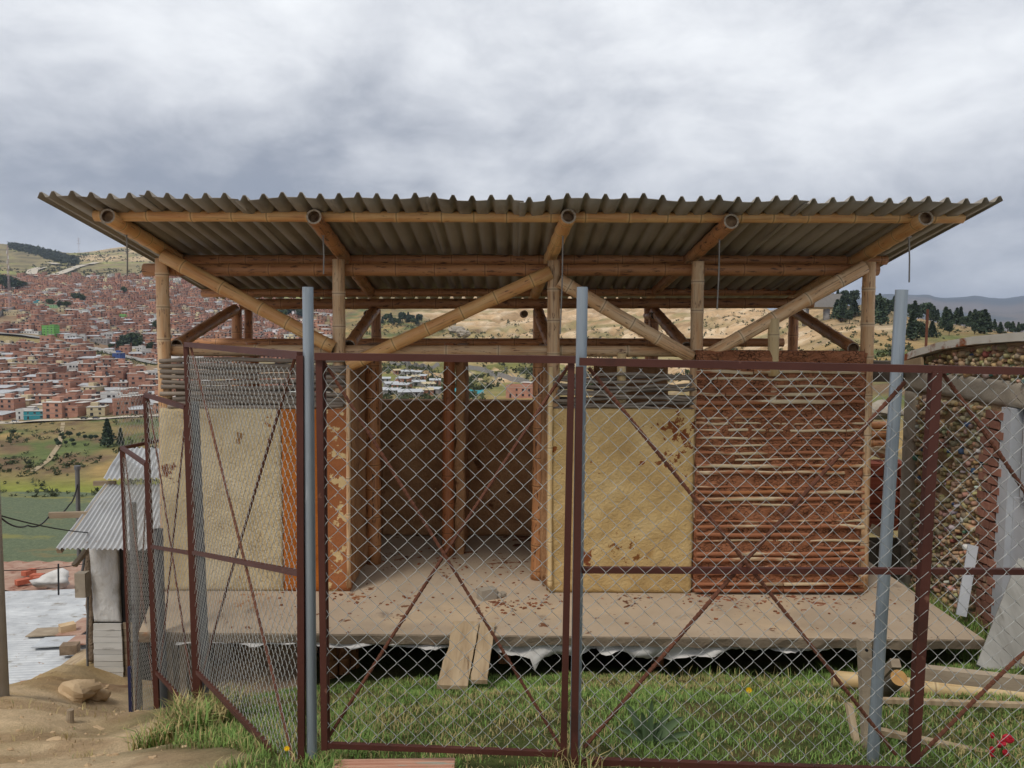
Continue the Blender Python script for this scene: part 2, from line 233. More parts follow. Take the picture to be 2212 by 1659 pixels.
MT['scrub'] = plain('scrub_foliage', [(0.75, 0.75, 0.75), (1.25, 1.25, 1.25)], 0.2, 0.95, 0, attr='Col')
MT['lattice'] = plain('red_white_mast_paint', [lin(150, 120, 116), lin(190, 180, 178)], 0.3, 0.8, 0)
MT['wall_brick'] = plain('far_hollow_brick', [lin(150, 108, 90), lin(172, 128, 108)], 0.25, 0.95, 0, rnd=0.2)
MT['pane'] = plain('dark_window_opening', [lin(40, 38, 40), lin(58, 56, 58)], 1, 0.4, 0)
MT['roofslab'] = plain('pale_roof_slab', [lin(176, 168, 158), lin(204, 198, 190)], 0.3, 0.9, 0, rnd=0.12)
for k, c in dict(p_white=(206, 204, 200), p_green=(104, 164, 78), p_mint=(150, 186, 140), p_teal=(54, 140, 150), p_blue=(70, 92, 148), p_cream=(196, 180, 146), p_pink=(196, 92, 104), p_grey=(146, 142, 138)).items():
    MT[k] = plain('paint_' + k[2:], [tuple(x * 0.86 for x in lin(*c)), lin(*c)], 0.4, 0.85, 0)

# ------------------------------------------------------------------ mesh building
class MB:
    def __init__(s): s.v = []; s.f = []; s.mi = []; s.uv = {}; s.nd = {}; s.col = None
    def add(s, vs, fs, mi=0):
        o = len(s.v); s.v += [tuple(p) for p in vs]; s.f += [tuple(i + o for i in f) for f in fs]; s.mi += [mi] * len(fs); return o
    def box(s, c, sz, rot=None, mi=0, taper=None):
        c = Vector(c); h = [x / 2 for x in sz]; vs = []
        for z in (-1, 1):
            t = (taper if (taper and z > 0) else 1.0)
            for x, y in ((-1, -1), (1, -1), (1, 1), (-1, 1)):
                p = Vector((x * h[0] * t, y * h[1] * t, z * h[2])); vs.append(c + (rot @ p if rot else p))
        s.add(vs, [(3, 2, 1, 0), (4, 5, 6, 7), (0, 1, 5, 4), (1, 2, 6, 5), (2, 3, 7, 6), (3, 0, 4, 7)], mi); return s
    def bar(s, a, b, w, h, up=(0, 0, 1), mi=0):
        a = Vector(a); b = Vector(b); d = b - a; L = d.length; z = d.normalized(); x = z.cross(Vector(up))
        if x.length < 1e-4: x = z.cross(Vector((0, 1, 0)))
        x.normalize(); y = x.cross(z); M = Matrix((x, z, y)).transposed(); return s.box((a + b) / 2, (w, L, h), M, mi)
    def tube(s, pts, rad, sides=8, cap=True, mi=0):
        pts = [Vector(p) for p in pts]; n = len(pts); rad = rad if isinstance(rad, (list, tuple)) else [rad] * n; vs = []; ref = None
        for i in range(n):
            t = (pts[min(i + 1, n - 1)] - pts[max(i - 1, 0)]).normalized()
            if ref is None: ref = t.orthogonal().normalized()
            ref = (ref - t * ref.dot(t)).normalized(); b = t.cross(ref)
            for k in range(sides):
                a = 2 * math.pi * k / sides; vs.append(pts[i] + (ref * math.cos(a) + b * math.sin(a)) * rad[i])
        fs = [(i * sides + k, i * sides + (k + 1) % sides, (i + 1) * sides + (k + 1) % sides, (i + 1) * sides + k) for i in range(n - 1) for k in range(sides)]
        if cap: fs += [tuple(range(sides))[::-1], tuple((n - 1) * sides + k for k in range(sides))]
        s.add(vs, fs, mi); return s
    def grid(s, fn, nu, nv, mi=0):
        vs = [fn(i / nu, j / nv) for j in range(nv + 1) for i in range(nu + 1)]
        s.add(vs, [(j * (nu + 1) + i, j * (nu + 1) + i + 1, (j + 1) * (nu + 1) + i + 1, (j + 1) * (nu + 1) + i) for j in range(nv) for i in range(nu)], mi); return s
    def data(s, name, mats, smooth=False):
        me = bpy.data.meshes.new(name); me.from_pydata([tuple(p) for p in s.v], [], s.f)
        for m in (mats if isinstance(mats, (list, tuple)) else [mats]): me.materials.append(MT[m] if isinstance(m, str) else m)
        if any(s.mi): me.polygons.foreach_set('material_index', s.mi)
        if smooth: me.polygons.foreach_set('use_smooth', [True] * len(me.polygons))
        me.update(); return me
def np_mesh(name, V, Fq, mats, smooth=False, col=None):
    me = bpy.data.meshes.new(name); V = np.asarray(V, np.float32); Fq = np.asarray(Fq, np.int32); n = Fq.shape[1]
    me.vertices.add(len(V)); me.vertices.foreach_set('co', V.ravel()); me.loops.add(Fq.size); me.loops.foreach_set('vertex_index', Fq.ravel())
    me.polygons.add(len(Fq)); me.polygons.foreach_set('loop_start', np.arange(0, Fq.size, n, dtype=np.int32)); me.polygons.foreach_set('loop_total', np.full(len(Fq), n, np.int32))
    for m in (mats if isinstance(mats, (list, tuple)) else [mats]): me.materials.append(MT[m] if isinstance(m, str) else m)
    if smooth: me.polygons.foreach_set('use_smooth', np.ones(len(Fq), bool))
    me.update(calc_edges=True); me.validate()
    if col is not None:
        a = me.color_attributes.new('Col', 'FLOAT_COLOR', 'POINT'); c = np.ones((len(V), 4), np.float32); c[:, :3] = col; a.data.foreach_set('color', c.ravel())
    return me
def thing(name, loc, label, cat, group=None, rz=0):
    o = bpy.data.objects.new(name, None); o.empty_display_size = 0.2; C.objects.link(o); o.location = loc; o.rotation_euler[2] = rz
    o['label'] = label; o['category'] = cat
    if group: o['group'] = group
    return o
def link(name, me, parent=None, local=False):
    o = bpy.data.objects.new(name, me); C.objects.link(o)
    if parent:
        o.parent = parent
        if not local and parent.type == 'EMPTY': o.location = -Vector(parent.location)
    return o
def part(name, mb, mats, parent, smooth=False, local=False): return link(name, mb.data(name, mats, smooth), parent, local)
def tag(o, label, cat, group=None):
    o['label'] = label; o['category'] = cat
    if group: o['group'] = group
    return o
def struct(o, kind='structure'): o['kind'] = kind; return o
def dup(src, loc, rz=0.0, sc=1.0, label=None, group=None):
    r = src.copy(); C.objects.link(r); r.location = loc; r.rotation_euler = (0, 0, rz); r.scale = (sc, sc, sc) if not isinstance(sc, tuple) else sc
    if label: r['label'] = label
    if group: r['group'] = group
    for ch in src.children:
        c = ch.copy(); C.objects.link(c); c.parent = r
        for g in ch.children: q = g.copy(); C.objects.link(q); q.parent = c
    return r

def bamboo(name, a, b, r, parent, mat='bamboo', seg=0.27, bow=0.012, hollow=True, sides=14, seed=None, taper=0.06):
    rs = random.Random(seed if seed is not None else hash((round(a[0], 3), round(a[2], 3), round(b[0], 3), round(b[2], 3))) & 0xffff)
    a = Vector(a); b = Vector(b); d = b - a; L = d.length; z = d.normalized(); x = z.orthogonal().normalized(); y = z.cross(x)
    bo = (x * rs.uniform(-1, 1) + y * rs.uniform(-1, 1)) * bow
    ks = [(0.0, 1, 0)]; p = rs.uniform(0.06, seg)
    while p < L - 0.03:
        for dv, rr, nn in ((-0.035, 1.0, 0), (-0.012, 1.06, 0.55), (0.0, 1.0, 1.0), (0.010, 1.075, 0.6), (0.032, 1.0, 0)): ks.append((p + dv, rr, nn))
        ks.append((p + seg * 0.5, 0.985, 0)); p += seg * rs.uniform(0.8, 1.2)
    ks = sorted(k for k in ks if 0 <= k[0] < L - 0.002) + [(L, 1, 0)]
    vs = []; uv = []; nd = []
    for (q, rr, nn) in ks:
        t = q / L; c = a + z * q + bo * (4 * t * (1 - t)); R_ = r * rr * (1 - taper * t)
        for k in range(sides):
            an = 2 * math.pi * k / sides; vs.append(c + (x * math.cos(an) + y * math.sin(an)) * R_); nd.append(nn)
    n = len(ks); fs = []; mi = []; fuv = []
    for i in range(n - 1):
        for k in range(sides):
            fs.append((i * sides + k, i * sides + (k + 1) % sides, (i + 1) * sides + (k + 1) % sides, (i + 1) * sides + k)); mi.append(0)
            u0, u1 = k / sides, (k + 1) / sides; v0, v1 = ks[i][0], ks[i + 1][0]; fuv += [(u0, v0), (u1, v0), (u1, v1), (u0, v1)]
    for end in (0, 1):
        base = 0 if end == 0 else (n - 1) * sides; c = a if end == 0 else b; sg = 1 if end == 0 else -1; o1 = len(vs)
        dep = rs.uniform(0.02, 0.10)
        for rad, dd in ((0.76, 0.0), (0.72, dep)):
            for k in range(sides):
                an = 2 * math.pi * k / sides; vs.append(c + z * (sg * dd) + (x * math.cos(an) + y * math.sin(an)) * (r * rad)); nd.append(0)
        for k in range(sides):
            k2 = (k + 1) % sides; q1 = (base + k, base + k2, o1 + k2, o1 + k); q2 = (o1 + k, o1 + k2, o1 + sides + k2, o1 + sides + k)
            fs += [q1[::-1] if end == 0 else q1, q2[::-1] if end == 0 else q2]; mi += [1, 2]; fuv += [(0, 0)] * 8
        cap = tuple(o1 + sides + k for k in range(sides)); fs.append(cap[::-1] if end == 0 else cap); mi.append(2); fuv += [(0, 0)] * sides
    me = bpy.data.meshes.new(name); me.from_pydata([tuple(p) for p in vs], [], fs)
    for m in (mat, 'rim', 'pith'): me.materials.append(MT[m])
    me.polygons.foreach_set('material_index', mi); me.polygons.foreach_set('use_smooth', [m == 0 for m in mi])
    ul = me.uv_layers.new(name='UVMap'); ul.data.foreach_set('uv', np.array(fuv, np.float32).ravel())
    at = me.attributes.new('nd', 'FLOAT', 'POINT'); at.data.foreach_set('value', np.array(nd, np.float32)); me.update()
    return link(name, me, parent)

def cane(name, a, b, r, parent, mat='cane', wav=0.008, sides=7, n=14):
    rs = random.Random(hash((round(a[0], 3), round(a[2], 4))) & 0xffff); a = Vector(a); b = Vector(b); pts = []; rad = []; ph = rs.uniform(0, 6)
    for i in range(n + 1):
        t = i / n; p = a.lerp(b, t); p.z += wav * math.sin(ph + t * rs.uniform(5, 7)) + rs.uniform(-.002, .002); p.y += wav * math.cos(ph * 2 + t * 9); pts.append(p); rad.append(r * (1 + rs.uniform(-.06, .1)))
    mb = MB(); mb.tube(pts, rad, sides); me = mb.data(name, mat, True)
    ul = me.uv_layers.new(name='UVMap'); L = (b - a).length; uv = np.zeros((len(me.loops), 2), np.float32); vi = np.zeros(len(me.loops), np.int32); me.loops.foreach_get('vertex_index', vi)
    uv[:, 0] = (vi % sides) / sides; uv[:, 1] = (vi // sides) / n * L; ul.data.foreach_set('uv', uv.ravel()); return link(name, me, parent)

def rough_wall(name, bl, br, tr, tl, thick, mat, parent, nu=60, nv=60, amp=0.012, fr=9.0, seed=0, edge=0.006):
    bl, br, tr, tl = map(Vector, (bl, br, tr, tl)); n = (br - bl).cross(tl - bl).normalized(); Wd = (br - bl).length; H = (tl - bl).length
    u = np.linspace(0, 1, nu + 1); v = np.linspace(0, 1, nv + 1); U, V_ = np.meshgrid(u, v)
    h = (fbm(U * Wd * fr, V_ * H * fr, 4, seed) - 0.5) * 2 * amp; ed = np.minimum(np.minimum(U, 1 - U) * Wd, np.minimum(V_, 1 - V_) * H); h = h - 0.02 * np.exp(-ed / 0.012)
    eu = (fbm(V_ * H * 12, U * 0 + 3, 3, seed + 5) - 0.5) * 2 * edge
    B = [np.array(x) for x in (bl, br, tr, tl)]; Pn = (B[0] * ((1 - U) * (1 - V_))[..., None] + B[1] * (U * (1 - V_))[..., None] + B[2] * (U * V_)[..., None] + B[3] * ((1 - U) * V_)[..., None])
    side = np.array((br - bl).normalized()); Pn = Pn + np.array(n) * h[..., None] + side * (eu * (np.abs(U - 0.5) > 0.499))[..., None]
    Vt = Pn.reshape(-1, 3).tolist(); w = nu + 1; fs = [(j * w + i, j * w + i + 1, (j + 1) * w + i + 1, (j + 1) * w + i) for j in range(nv) for i in range(nu)]
    loop = [i for i in range(w)] + [j * w + nu for j in range(1, nv + 1)] + [nv * w + i for i in range(nu - 1, -1, -1)] + [j * w for j in range(nv - 1, 0, -1)]
    o = len(Vt); Vt += [tuple(Vector(Vt[i]) - n * thick) for i in loop]; k = len(loop)
    fs += [(loop[(i + 1) % k], loop[i], o + i, o + (i + 1) % k) for i in range(k)] + [tuple(o + i for i in range(k))[::-1]]
    me = bpy.data.meshes.new(name); me.from_pydata(Vt, [], fs); me.materials.append(MT[mat]); me.polygons.foreach_set('use_smooth', [i < nu * nv for i in range(len(fs))]); me.update()
    return link(name, me, parent)

def blob(mb, c, r, seed=0, sq=(1, 1, 1), n=10, m=7, amp=0.25, mi=0):
    rs = random.Random(seed); o = [rs.uniform(0, 9) for _ in range(6)]; vs = []
    for j in range(m + 1):
        th = math.pi * j / m
        for i in range(n):
            ph = 2 * math.pi * i / n; d = Vector((math.sin(th) * math.cos(ph), math.sin(th) * math.sin(ph), math.cos(th)))
            k = 1 + amp * (math.sin(d.x * 3 + o[0]) * math.sin(d.y * 3.3 + o[1]) + 0.6 * math.sin(d.z * 5 + o[2] + d.x * 4) * math.cos(d.y * 5 + o[3]))
            vs.append(Vector(c) + Vector((d.x * sq[0], d.y * sq[1], d.z * sq[2])) * (r * k))
    mb.add(vs, [(j * n + i, (j + 1) * n + i, (j + 1) * n + (i + 1) % n, j * n + (i + 1) % n) for j in range(m) for i in range(n)], mi)

# ------------------------------------------------------------------ terrain
ZS = P(1240, 1372, 5.95).z                     # top of the house slab
near_pts = [(-.77, 2.97, -1.71), (.22, 2.95, -1.70), (1.5, 2.95, -1.73), (2.2, 3.1, -1.77), (0, 2.3, -1.62), (1.5, 2.3, -1.64), (0, 0, -1.55), (3, 0, -1.5), (-3, 0, -1.62), (0, -5, -1.3), (6, -5, -1.2), (-6, -5, -1.8),
            (-2, 4.9, -2.42), (-2.66, 5.79, -2.9), (-3.26, 6.67, -3.55), (0, 9, -3.4), (0, 14, -5.5), (4, 9, -2.9), (6, 9, -3.0), (4, 14, -3.8), (-4, 14, -8), (-7.6, 10, -7.2), (-6.8, 8, -5.8), (-8, 6, -5.2), (-8, 12, -9), (-6, 3, -2.9), (8, 3, -1.9), (8, 8, -2.8), (-12, 3, -5.5), (12, 10, -3.2), (8, 16, -4.5),
            (-3.9, 8.3, -3.88), (-1.6, 7.5, -3.1), (1.5, 7.5, -3.1), (-3.3, 9.5, -4.4), (3.6, 7.3, -2.72), (2.6, 3.6, -1.95), (2.9, 4.6, -2.2), (0.5, 4.5, -2.15)]
for q in ((0, 1659, 3.45), (0, 1500, 6.0), (204, 1384, 8.9), (150, 1413, 8.0), (100, 1441, 7.2), (50, 1470, 6.6), (800, 1492, 5.9), (1000, 1468, 6.1), (1300, 1456, 6.1), (1700, 1475, 6.0), (1900, 1462, 6.1), (2050, 1300, 7.6), (120, 1590, 4.8), (120, 1510, 6.0), (60, 1545, 5.2), (235, 1500, 8.0), (235, 1560, 6.6), (235, 1620, 5.4), (180, 1540, 6.6), (300, 1655, 4.4), (190, 1485, 7.7)):
    p = P(*q); near_pts.append((p.x, p.y, p.z))
_np = np.array(near_pts)
def _fit():
    X = _np[:, :2]; D = np.linalg.norm(X[:, None] - X[None], axis=2); n = len(X); K = np.zeros((n + 3, n + 3)); K[:n, :n] = D + np.eye(n) * -0.2; K[:n, n] = 1; K[:n, n + 1:] = X; K[n:, :n] = K[:n, n:].T
    return np.linalg.solve(K, np.concatenate([_np[:, 2], np.zeros(3)]))
_w = _fit()
def h_near(x, y):
    x = np.asarray(x, float); y = np.asarray(y, float); sh = x.shape; q = np.stack([x.ravel(), y.ravel()], 1); D = np.sqrt(((q[:, None] - _np[None, :, :2]) ** 2).sum(2))
    z = D @ _w[:-3] + _w[-3] + q @ _w[-2:]; return z.reshape(sh)
def zz(px, v, d): return P(px, v, d).z if v > 200 else v      # a value above 200 is a sight line, else a height
FAR = {  # grid column: (depth, sight line or height)
 -900: [(12, -6), (26, -11), (60, -24), (86, -31), (138, -31), (150, -30), (262, -31), (420, -9), (900, 50), (1800, 160), (2600, 150), (12000, 150)],
 0: [(12, -7), (26, -12.5), (60, -24), (86, -31), (134, -31), (146, -30.2), (262, 911), (300, 870), (432, 742), (452, 721), (700, 655), (900, 610), (1300, 565), (1800, 524), (2300, 120), (6000, 100), (12000, 100)],
 90: [(12, -8), (26, -12.5), (60, -24), (86, -31), (134, -31), (146, -30.2), (262, 908), (300, 872), (425, 748), (452, 728), (700, 650), (920, 600), (1300, 572), (1700, 535), (2300, 560), (6000, 100), (12000, 100)],
 180: [(12, -8), (26, -12.5), (60, -22), (86, -31), (134, -31), (146, -30.2), (262, 903), (300, 868), (400, 765), (455, 748), (700, 655), (930, 600), (1300, 572), (1900, 546), (2400, 548), (6000, 100), (12000, 100)],
 340: [(12, -7), (26, -12), (60, -20), (86, -31), (126, -31), (140, -30), (262, 897), (300, 862), (380, 797), (455, 785), (700, 680), (960, 592), (1400, 566), (1900, 532), (2400, 520), (6000, 100), (12000, 100)],
 600: [(12, -6), (26, -10), (60, -17), (100, -24), (150, -26), (262, 880), (380, 800), (455, 775), (700, 705), (1000, 640), (1500, 590), (1900, 550), (2400, 540), (6000, 100), (12000, 100)],
 850: [(14, -5.5), (26, -8), (60, -14), (120, -20), (200, 868), (330, 792), (500, 730), (800, 682), (1200, 640), (1800, 600), (2600, 100), (12000, 100)],
 1100: [(14, -5.5), (26, -8), (60, -13), (120, -19), (200, 866), (330, 802), (450, 762), (700, 692), (1000, 660), (1500, 620), (2200, 60), (12000, 100)],
 1400: [(14, -5), (26, -7), (60, -11), (120, -15), (200, 852), (300, 800), (400, 752), (600, 690), (900, 650), (1400, 630), (2200, 60), (12000, 100)],
 1650: [(14, -4.5), (26, -6), (60, -9), (100, -10), (150, 832), (220, 782), (330, 730), (450, 690), (600, 662), (900, 655), (1400, 20), (12000, 100)],
 1800: [(14, -4), (26, -5.5), (60, -8), (120, 792), (200, 735), (260, 702), (330, 670), (400, 650), (470, 10), (700, -40), (2000, -70), (4000, 690), (6500, 668), (8000, 654), (12000, 150)],
 1900: [(14, -4), (26, -5.2), (60, -8), (110, 796), (185, 745), (250, 700), (310, 672), (370, 656), (430, -4), (800, -50), (2300, -75), (4100, 690), (6000, 668), (7800, 650), (12000, 150)],
 1950: [(14, -4), (26, -5), (60, -8), (100, 800), (180, 752), (240, 702), (300, 680), (340, 676), (420, -16), (800, -55), (2500, -80), (4200, 692), (5600, 668), (7500, 644), (12000, 150)],
 2100: [(14, -4), (26, -5), (60, -8), (100, 800), (170, 762), (230, 716), (265, 705), (300, 708), (370, -24), (800, -65), (2500, -95), (4600, 694), (6000, 660), (8000, 630), (12000, 150)],
 2212: [(14, -4), (26, -5), (60, -8), (100, 802), (170, 768), (230, 730), (265, 720), (300, 724), (370, -26), (800, -70), (2500, -100), (4600, 692), (6000, 662), (8000, 635), (12000, 190)],
 3100: [(14, -4), (26, -5), (60, -8), (100, -6), (230, -6), (370, -26), (800, -70), (2500, -100), (4600, 10), (8000, 195), (12000, 190)],
}
_cols = sorted(FAR); _lg = np.log(np.geomspace(12, 12000, 160))
_tab = np.array([np.interp(_lg, [math.log(d) for d, _ in FAR[c]], [zz(c if 0 <= c <= 2212 else min(max(c, 0), 2212), v, d) for d, v in FAR[c]]) for c in _cols])
_ct = np.array([(c - CX) / F for c in _cols])
_tt = np.linspace(_ct[0], _ct[-1], 200); _fine = np.array([np.interp(_tt, _ct, _tab[:, j]) for j in range(_tab.shape[1])]).T
for _ in range(3): _fine[1:-1] = (_fine[:-2] + 2 * _fine[1:-1] + _fine[2:]) / 4
def h_far(x, y):
    y = np.maximum(np.asarray(y, float), 12.0); t = np.clip(np.asarray(x, float) / y, _tt[0], _tt[-1]); l = np.clip(np.log(y), _lg[0], _lg[-1])
    a = (t - _tt[0]) / (_tt[1] - _tt[0]); b = (l - _lg[0]) / (_lg[1] - _lg[0]); i = np.clip(a.astype(int), 0, len(_tt) - 2); j = np.clip(b.astype(int), 0, len(_lg) - 2); a = a - i; b = b - j
    z = (_fine[i, j] * (1 - a) + _fine[i + 1, j] * a) * (1 - b) + (_fine[i, j + 1] * (1 - a) + _fine[i + 1, j + 1] * a) * b
    amp = 9.0 * sstep(500, 1500, y) + 2.0 * sstep(170, 320, y) + 210 * sstep(4300, 6500, y)
    nz = fbm(x / (26 + y * 0.09), y / (26 + y * 0.09), 5, 11) - 0.5
    gul = np.abs(fbm(np.asarray(x) / 15, y / 24, 4, 33) - 0.5) * 2; z = z - (1 - sstep(0, 0.22, gul)) * 5.0 * sstep(210, 330, y) * (1 - sstep(900, 1500, y)) * sstep(-.2, -.02, np.asarray(x, float) / y)
    return z + nz * amp + (fbm(np.asarray(x) / 9, y / 9, 3, 21) - 0.5) * 1.0 * sstep(120, 260, y) * (1 - sstep(400, 900, y))
FS = 2.0                                         # the valley scale, set from the size of the cars on the road
def h_far2(x, y): return FS * h_far(np.asarray(x, float) / FS, np.asarray(y, float) / FS)
def H(x, y):
    x = np.asarray(x, float); y = np.asarray(y, float); k = sstep(12.5, 22, y); xn = np.clip(x, -13, 13)
    z = h_near(xn, np.minimum(y, 16)) * (1 - k) + h_far2(x, y) * k
    return z + (fbm(x * 1.1, y * 1.1, 4, 3) - 0.5) * 0.08 * (1 - sstep(14, 30, y)) * sstep(1.5, 3.0, y) + (fbm(x * 4, y * 4, 4, 6) - 0.5) * 0.07 * (1 - sstep(12, 20, y)) * sstep(-1.8, -2.8, x + .35 * (y - 5))
def Hs(x, y): return float(H(np.array([x]), np.array([y]))[0])

def mixc(a, b, k): return a * (1 - k[..., None]) + np.array(b) * k[..., None]
def ground():
    nr, nc = 430, 340
    ds = np.concatenate([np.linspace(-5, 2.0, 20), np.linspace(2.1, 12, 130), np.geomspace(12.3, 24000, nr - 150)]); th = np.linspace(-1.15, 1.15, nc)
    Dg, T = np.meshgrid(ds, th, indexing='ij'); X = T * (Dg + 8.0); Z = H(X, Dg)
    px = CX + F * X / np.maximum(Dg, 0.5)
    n1 = fbm(X * 0.9, Dg * 0.9, 4, 41); n2 = fbm(X * 3.1, Dg * 3.1, 4, 43)
    dirt = np.array(lin(214, 188, 150)); grass = np.array(lin(92, 100, 54)); col = np.zeros(X.shape + (3,)) + grass
    # yard: turf between the fence and the house, pale earth on the left
    k = sstep(-1.9, -2.7, X + 0.35 * (Dg - 5.0) + (n1 - 0.5) * 1.6); col = mixc(col, dirt, k); col = mixc(col, lin(150, 130, 88), k * sstep(0.52, 0.62, n1) * 0.4); col = mixc(col, lin(164, 132, 98), k * sstep(0.5, 0.6, n2) * 0.5)
    col = mixc(col, lin(122, 100, 68), (1 - k) * sstep(0.58, 0.68, n2) * 0.5)
    redm = np.exp(-(((X + 4.0) / 0.55) ** 2 + ((Dg - 7.5) / 0.5) ** 2)); col = mixc(col, lin(132, 86, 66), redm * sstep(0.35, 0.6, n2))
    brow = sstep(-3.3, -4.6, X) * sstep(5.2, 6.5, Dg) * (1 - sstep(11, 14, Dg)); col = mixc(col, lin(186, 160, 110), brow * sstep(0.42, 0.56, n2) * 0.6)
    # valley and hills
    Xn, Dn = X, Dg; X = X / FS; Dg = Dg / FS
    f1 = fbm(X / 22, Dg / 22, 5, 51); f2 = fbm(X / 7, Dg / 7, 4, 57); f3 = fbm(X / 90, Dg / 90, 5, 61)
    val = np.zeros_like(col) + np.array(lin(132, 116, 76)); val = mixc(val, lin(92, 102, 58), sstep(0.46, 0.60, f1)); val = mixc(val, lin(112, 92, 68), sstep(0.54, 0.68, f2)); val = mixc(val, lin(158, 132, 84), sstep(0.55, 0.68, fbm(X / 12, Dg / 30, 4, 63)))
    val = mixc(val, lin(122, 126, 58), np.exp(-((Dg - 142) / 9) ** 2) * (px < 600))
    k = sstep(12, 20, Dn); col = mixc(col, np.array([0.0, 0, 0]), k * 0) ; col = col * (1 - k[..., None]) + val * k[..., None]
    town = sstep(258, 268, Dg) * (1 - sstep(900, 1000, Dg)) * (1 - sstep(640, 760, px)); col = mixc(col, lin(146, 120, 98), town * 0.8)
    strip = np.exp(-((Dg - (445 - 0.06 * np.clip(px, 0, 400))) / 22) ** 2) * (px < 640); col = mixc(col, lin(148, 134, 90), strip * 0.9)
    hill = sstep(880, 1000, Dg) * (1 - sstep(700, 900, px)); hc = np.zeros_like(col) + np.array(lin(142, 130, 94)); hc = mixc(hc, lin(142, 144, 84), sstep(0.50, 0.66, f3)); hc = mixc(hc, lin(112, 102, 78), sstep(0.52, 0.64, f1)); hc = mixc(hc, lin(196, 170, 132), sstep(120, 220, px) * sstep(1200, 1500, Dg) * sstep(0.32, 0.46, fbm(X / 60, Dg / 120, 4, 71)))
    col = col * (1 - hill[..., None]) + hc * hill[..., None]
    qk = sstep(700, 1000, px) * (1 - sstep(1980, 2060, px)) * sstep(150, 260, Dg); qk = qk * sstep(0.30, 0.52, f3 + (px - 1000) / 1600)
    q = np.zeros_like(col) + np.array(lin(196, 164, 124)); q = mixc(q, lin(214, 190, 156), sstep(0.5, 0.62, f2)); q = mixc(q, lin(164, 134, 96), sstep(0.54, 0.66, f1)); gul = np.abs(fbm(X / 15, Dg / 24, 4, 33) - 0.5) * 2; q = mixc(q, lin(150, 124, 90), (1 - sstep(0, .2, gul)) * .7); q = mixc(q, lin(206, 186, 156), sstep(.5, .75, gul) * .6); q = mixc(q, lin(134, 126, 80), sstep(.56, .66, fbm(X / 30, Dg / 30, 4, 35)) * .7); col = col * (1 - qk[..., None]) + q * qk[..., None]
    gk = sstep(700, 800, px) * sstep(170, 230, Dg) * (1 - sstep(420, 600, Dg)) * (1 - sstep(1150, 1300, px)) * sstep(0.44, 0.56, f1); col = mixc(col, lin(118, 116, 66), gk)
    rid = sstep(1720, 1820, px) * sstep(225, 262, Dg) * (1 - sstep(420, 600, Dg)); col = mixc(col, lin(156, 132, 98), rid * 0.95); col = mixc(col, lin(120, 108, 80), rid * sstep(0.52, 0.62, f2))
    far = sstep(900, 2500, Dg) * sstep(1690, 1760, px); fc = np.zeros_like(col) + np.array(lin(112, 98, 84)); fc = mixc(fc, lin(72, 74, 66), sstep(0.48, 0.56, fbm(X / 700, Dg / 700, 5, 77)) ); fc = mixc(fc, lin(60, 64, 60), sstep(6200, 7200, Dg)); col = col * (1 - far[..., None]) + fc * far[..., None]
    X, Dg = Xn, Dn
    V = np.stack([X, Dg, Z], -1).reshape(-1, 3); i, j = np.meshgrid(np.arange(len(ds) - 1), np.arange(nc - 1), indexing='ij'); a = (i * nc + j).ravel()
    t = NT('ground_soil'); o = t.map('Object')
    v1 = t.noise(o, 0.015, 6, 0.65); v2 = t.noise(o, 0.17, 6, 0.65); v3 = t.noise(o, 7.0, 8, 0.75); v4 = t.noise(o, 70.0, 4, 0.75)
    s = t.math('ADD', t.math('ADD', v1, v2), t.math('ADD', v3, t.math('MULTIPLY', v4, 0.6))); c = t.hsv(t.attr('Col'), t.rng(s, 1.45, 2.15, 0.60, 1.36))
    bw = t.N.new('ShaderNodeBump'); t.L.new(v2, bw.inputs['Height']); bw.inputs['Strength'].default_value = 0.5; bw.inputs['Distance'].default_value = 1.2
    sep = t.N.new('ShaderNodeSeparateXYZ'); t.L.new(o, sep.inputs[0]); t.L.new(t.rng(sep.outputs[1], 20, 90, 0, 0.8), bw.inputs['Strength'])
    b2 = t.N.new('ShaderNodeBump'); t.L.new(t.math('ADD', v3, t.math('MULTIPLY', v4, 0.5)), b2.inputs['Height']); b2.inputs['Strength'].default_value = 0.9; b2.inputs['Distance'].default_value = 0.035; t.L.new(bw.outputs[0], b2.inputs['Normal']); t.L.new(b2.outputs[0], t.b.inputs['Normal'])
    m = t.done(c, 0.97, 0, 0.15)
    struct(link('ground', np_mesh('ground', V, np.stack([a, a + nc, a + nc + 1, a + 1], 1), m, True, col.reshape(-1, 3))))
ground()

def pond():
    mb = MB(); mb.grid(lambda u, v: (-300 + 330 * u, 140 + 170 * v, -61.1), 4, 4)
    t = NT('pond_weed'); o = t.map('Object'); n = t.noise(o, 0.06, 5, 0.6); f = t.noise(o, 1.4, 6, 0.75)
    c = t.ramp(f, [(0.3, lin(66, 76, 52)), (0.55, lin(94, 104, 74)), (0.75, lin(120, 128, 94))]); c = t.mix(t.rng(t.noise(t.map('Object', (1, 2.0, 1), (90, 15, 0)), 0.022, 7, 0.7), 0.57, 0.62), c, lin(118, 116, 62)); c = t.mix(t.rng(t.noise(t.map('Object', (1, 3, 1), (30, 5, 0)), 0.02, 7, 0.7), 0.58, 0.64), c, lin(116, 104, 66))
    t.bump(f, 0.4, 0.15); struct(link('pond', mb.data('pond', t.done(c, 0.75, 0, 0.3))))
pond()

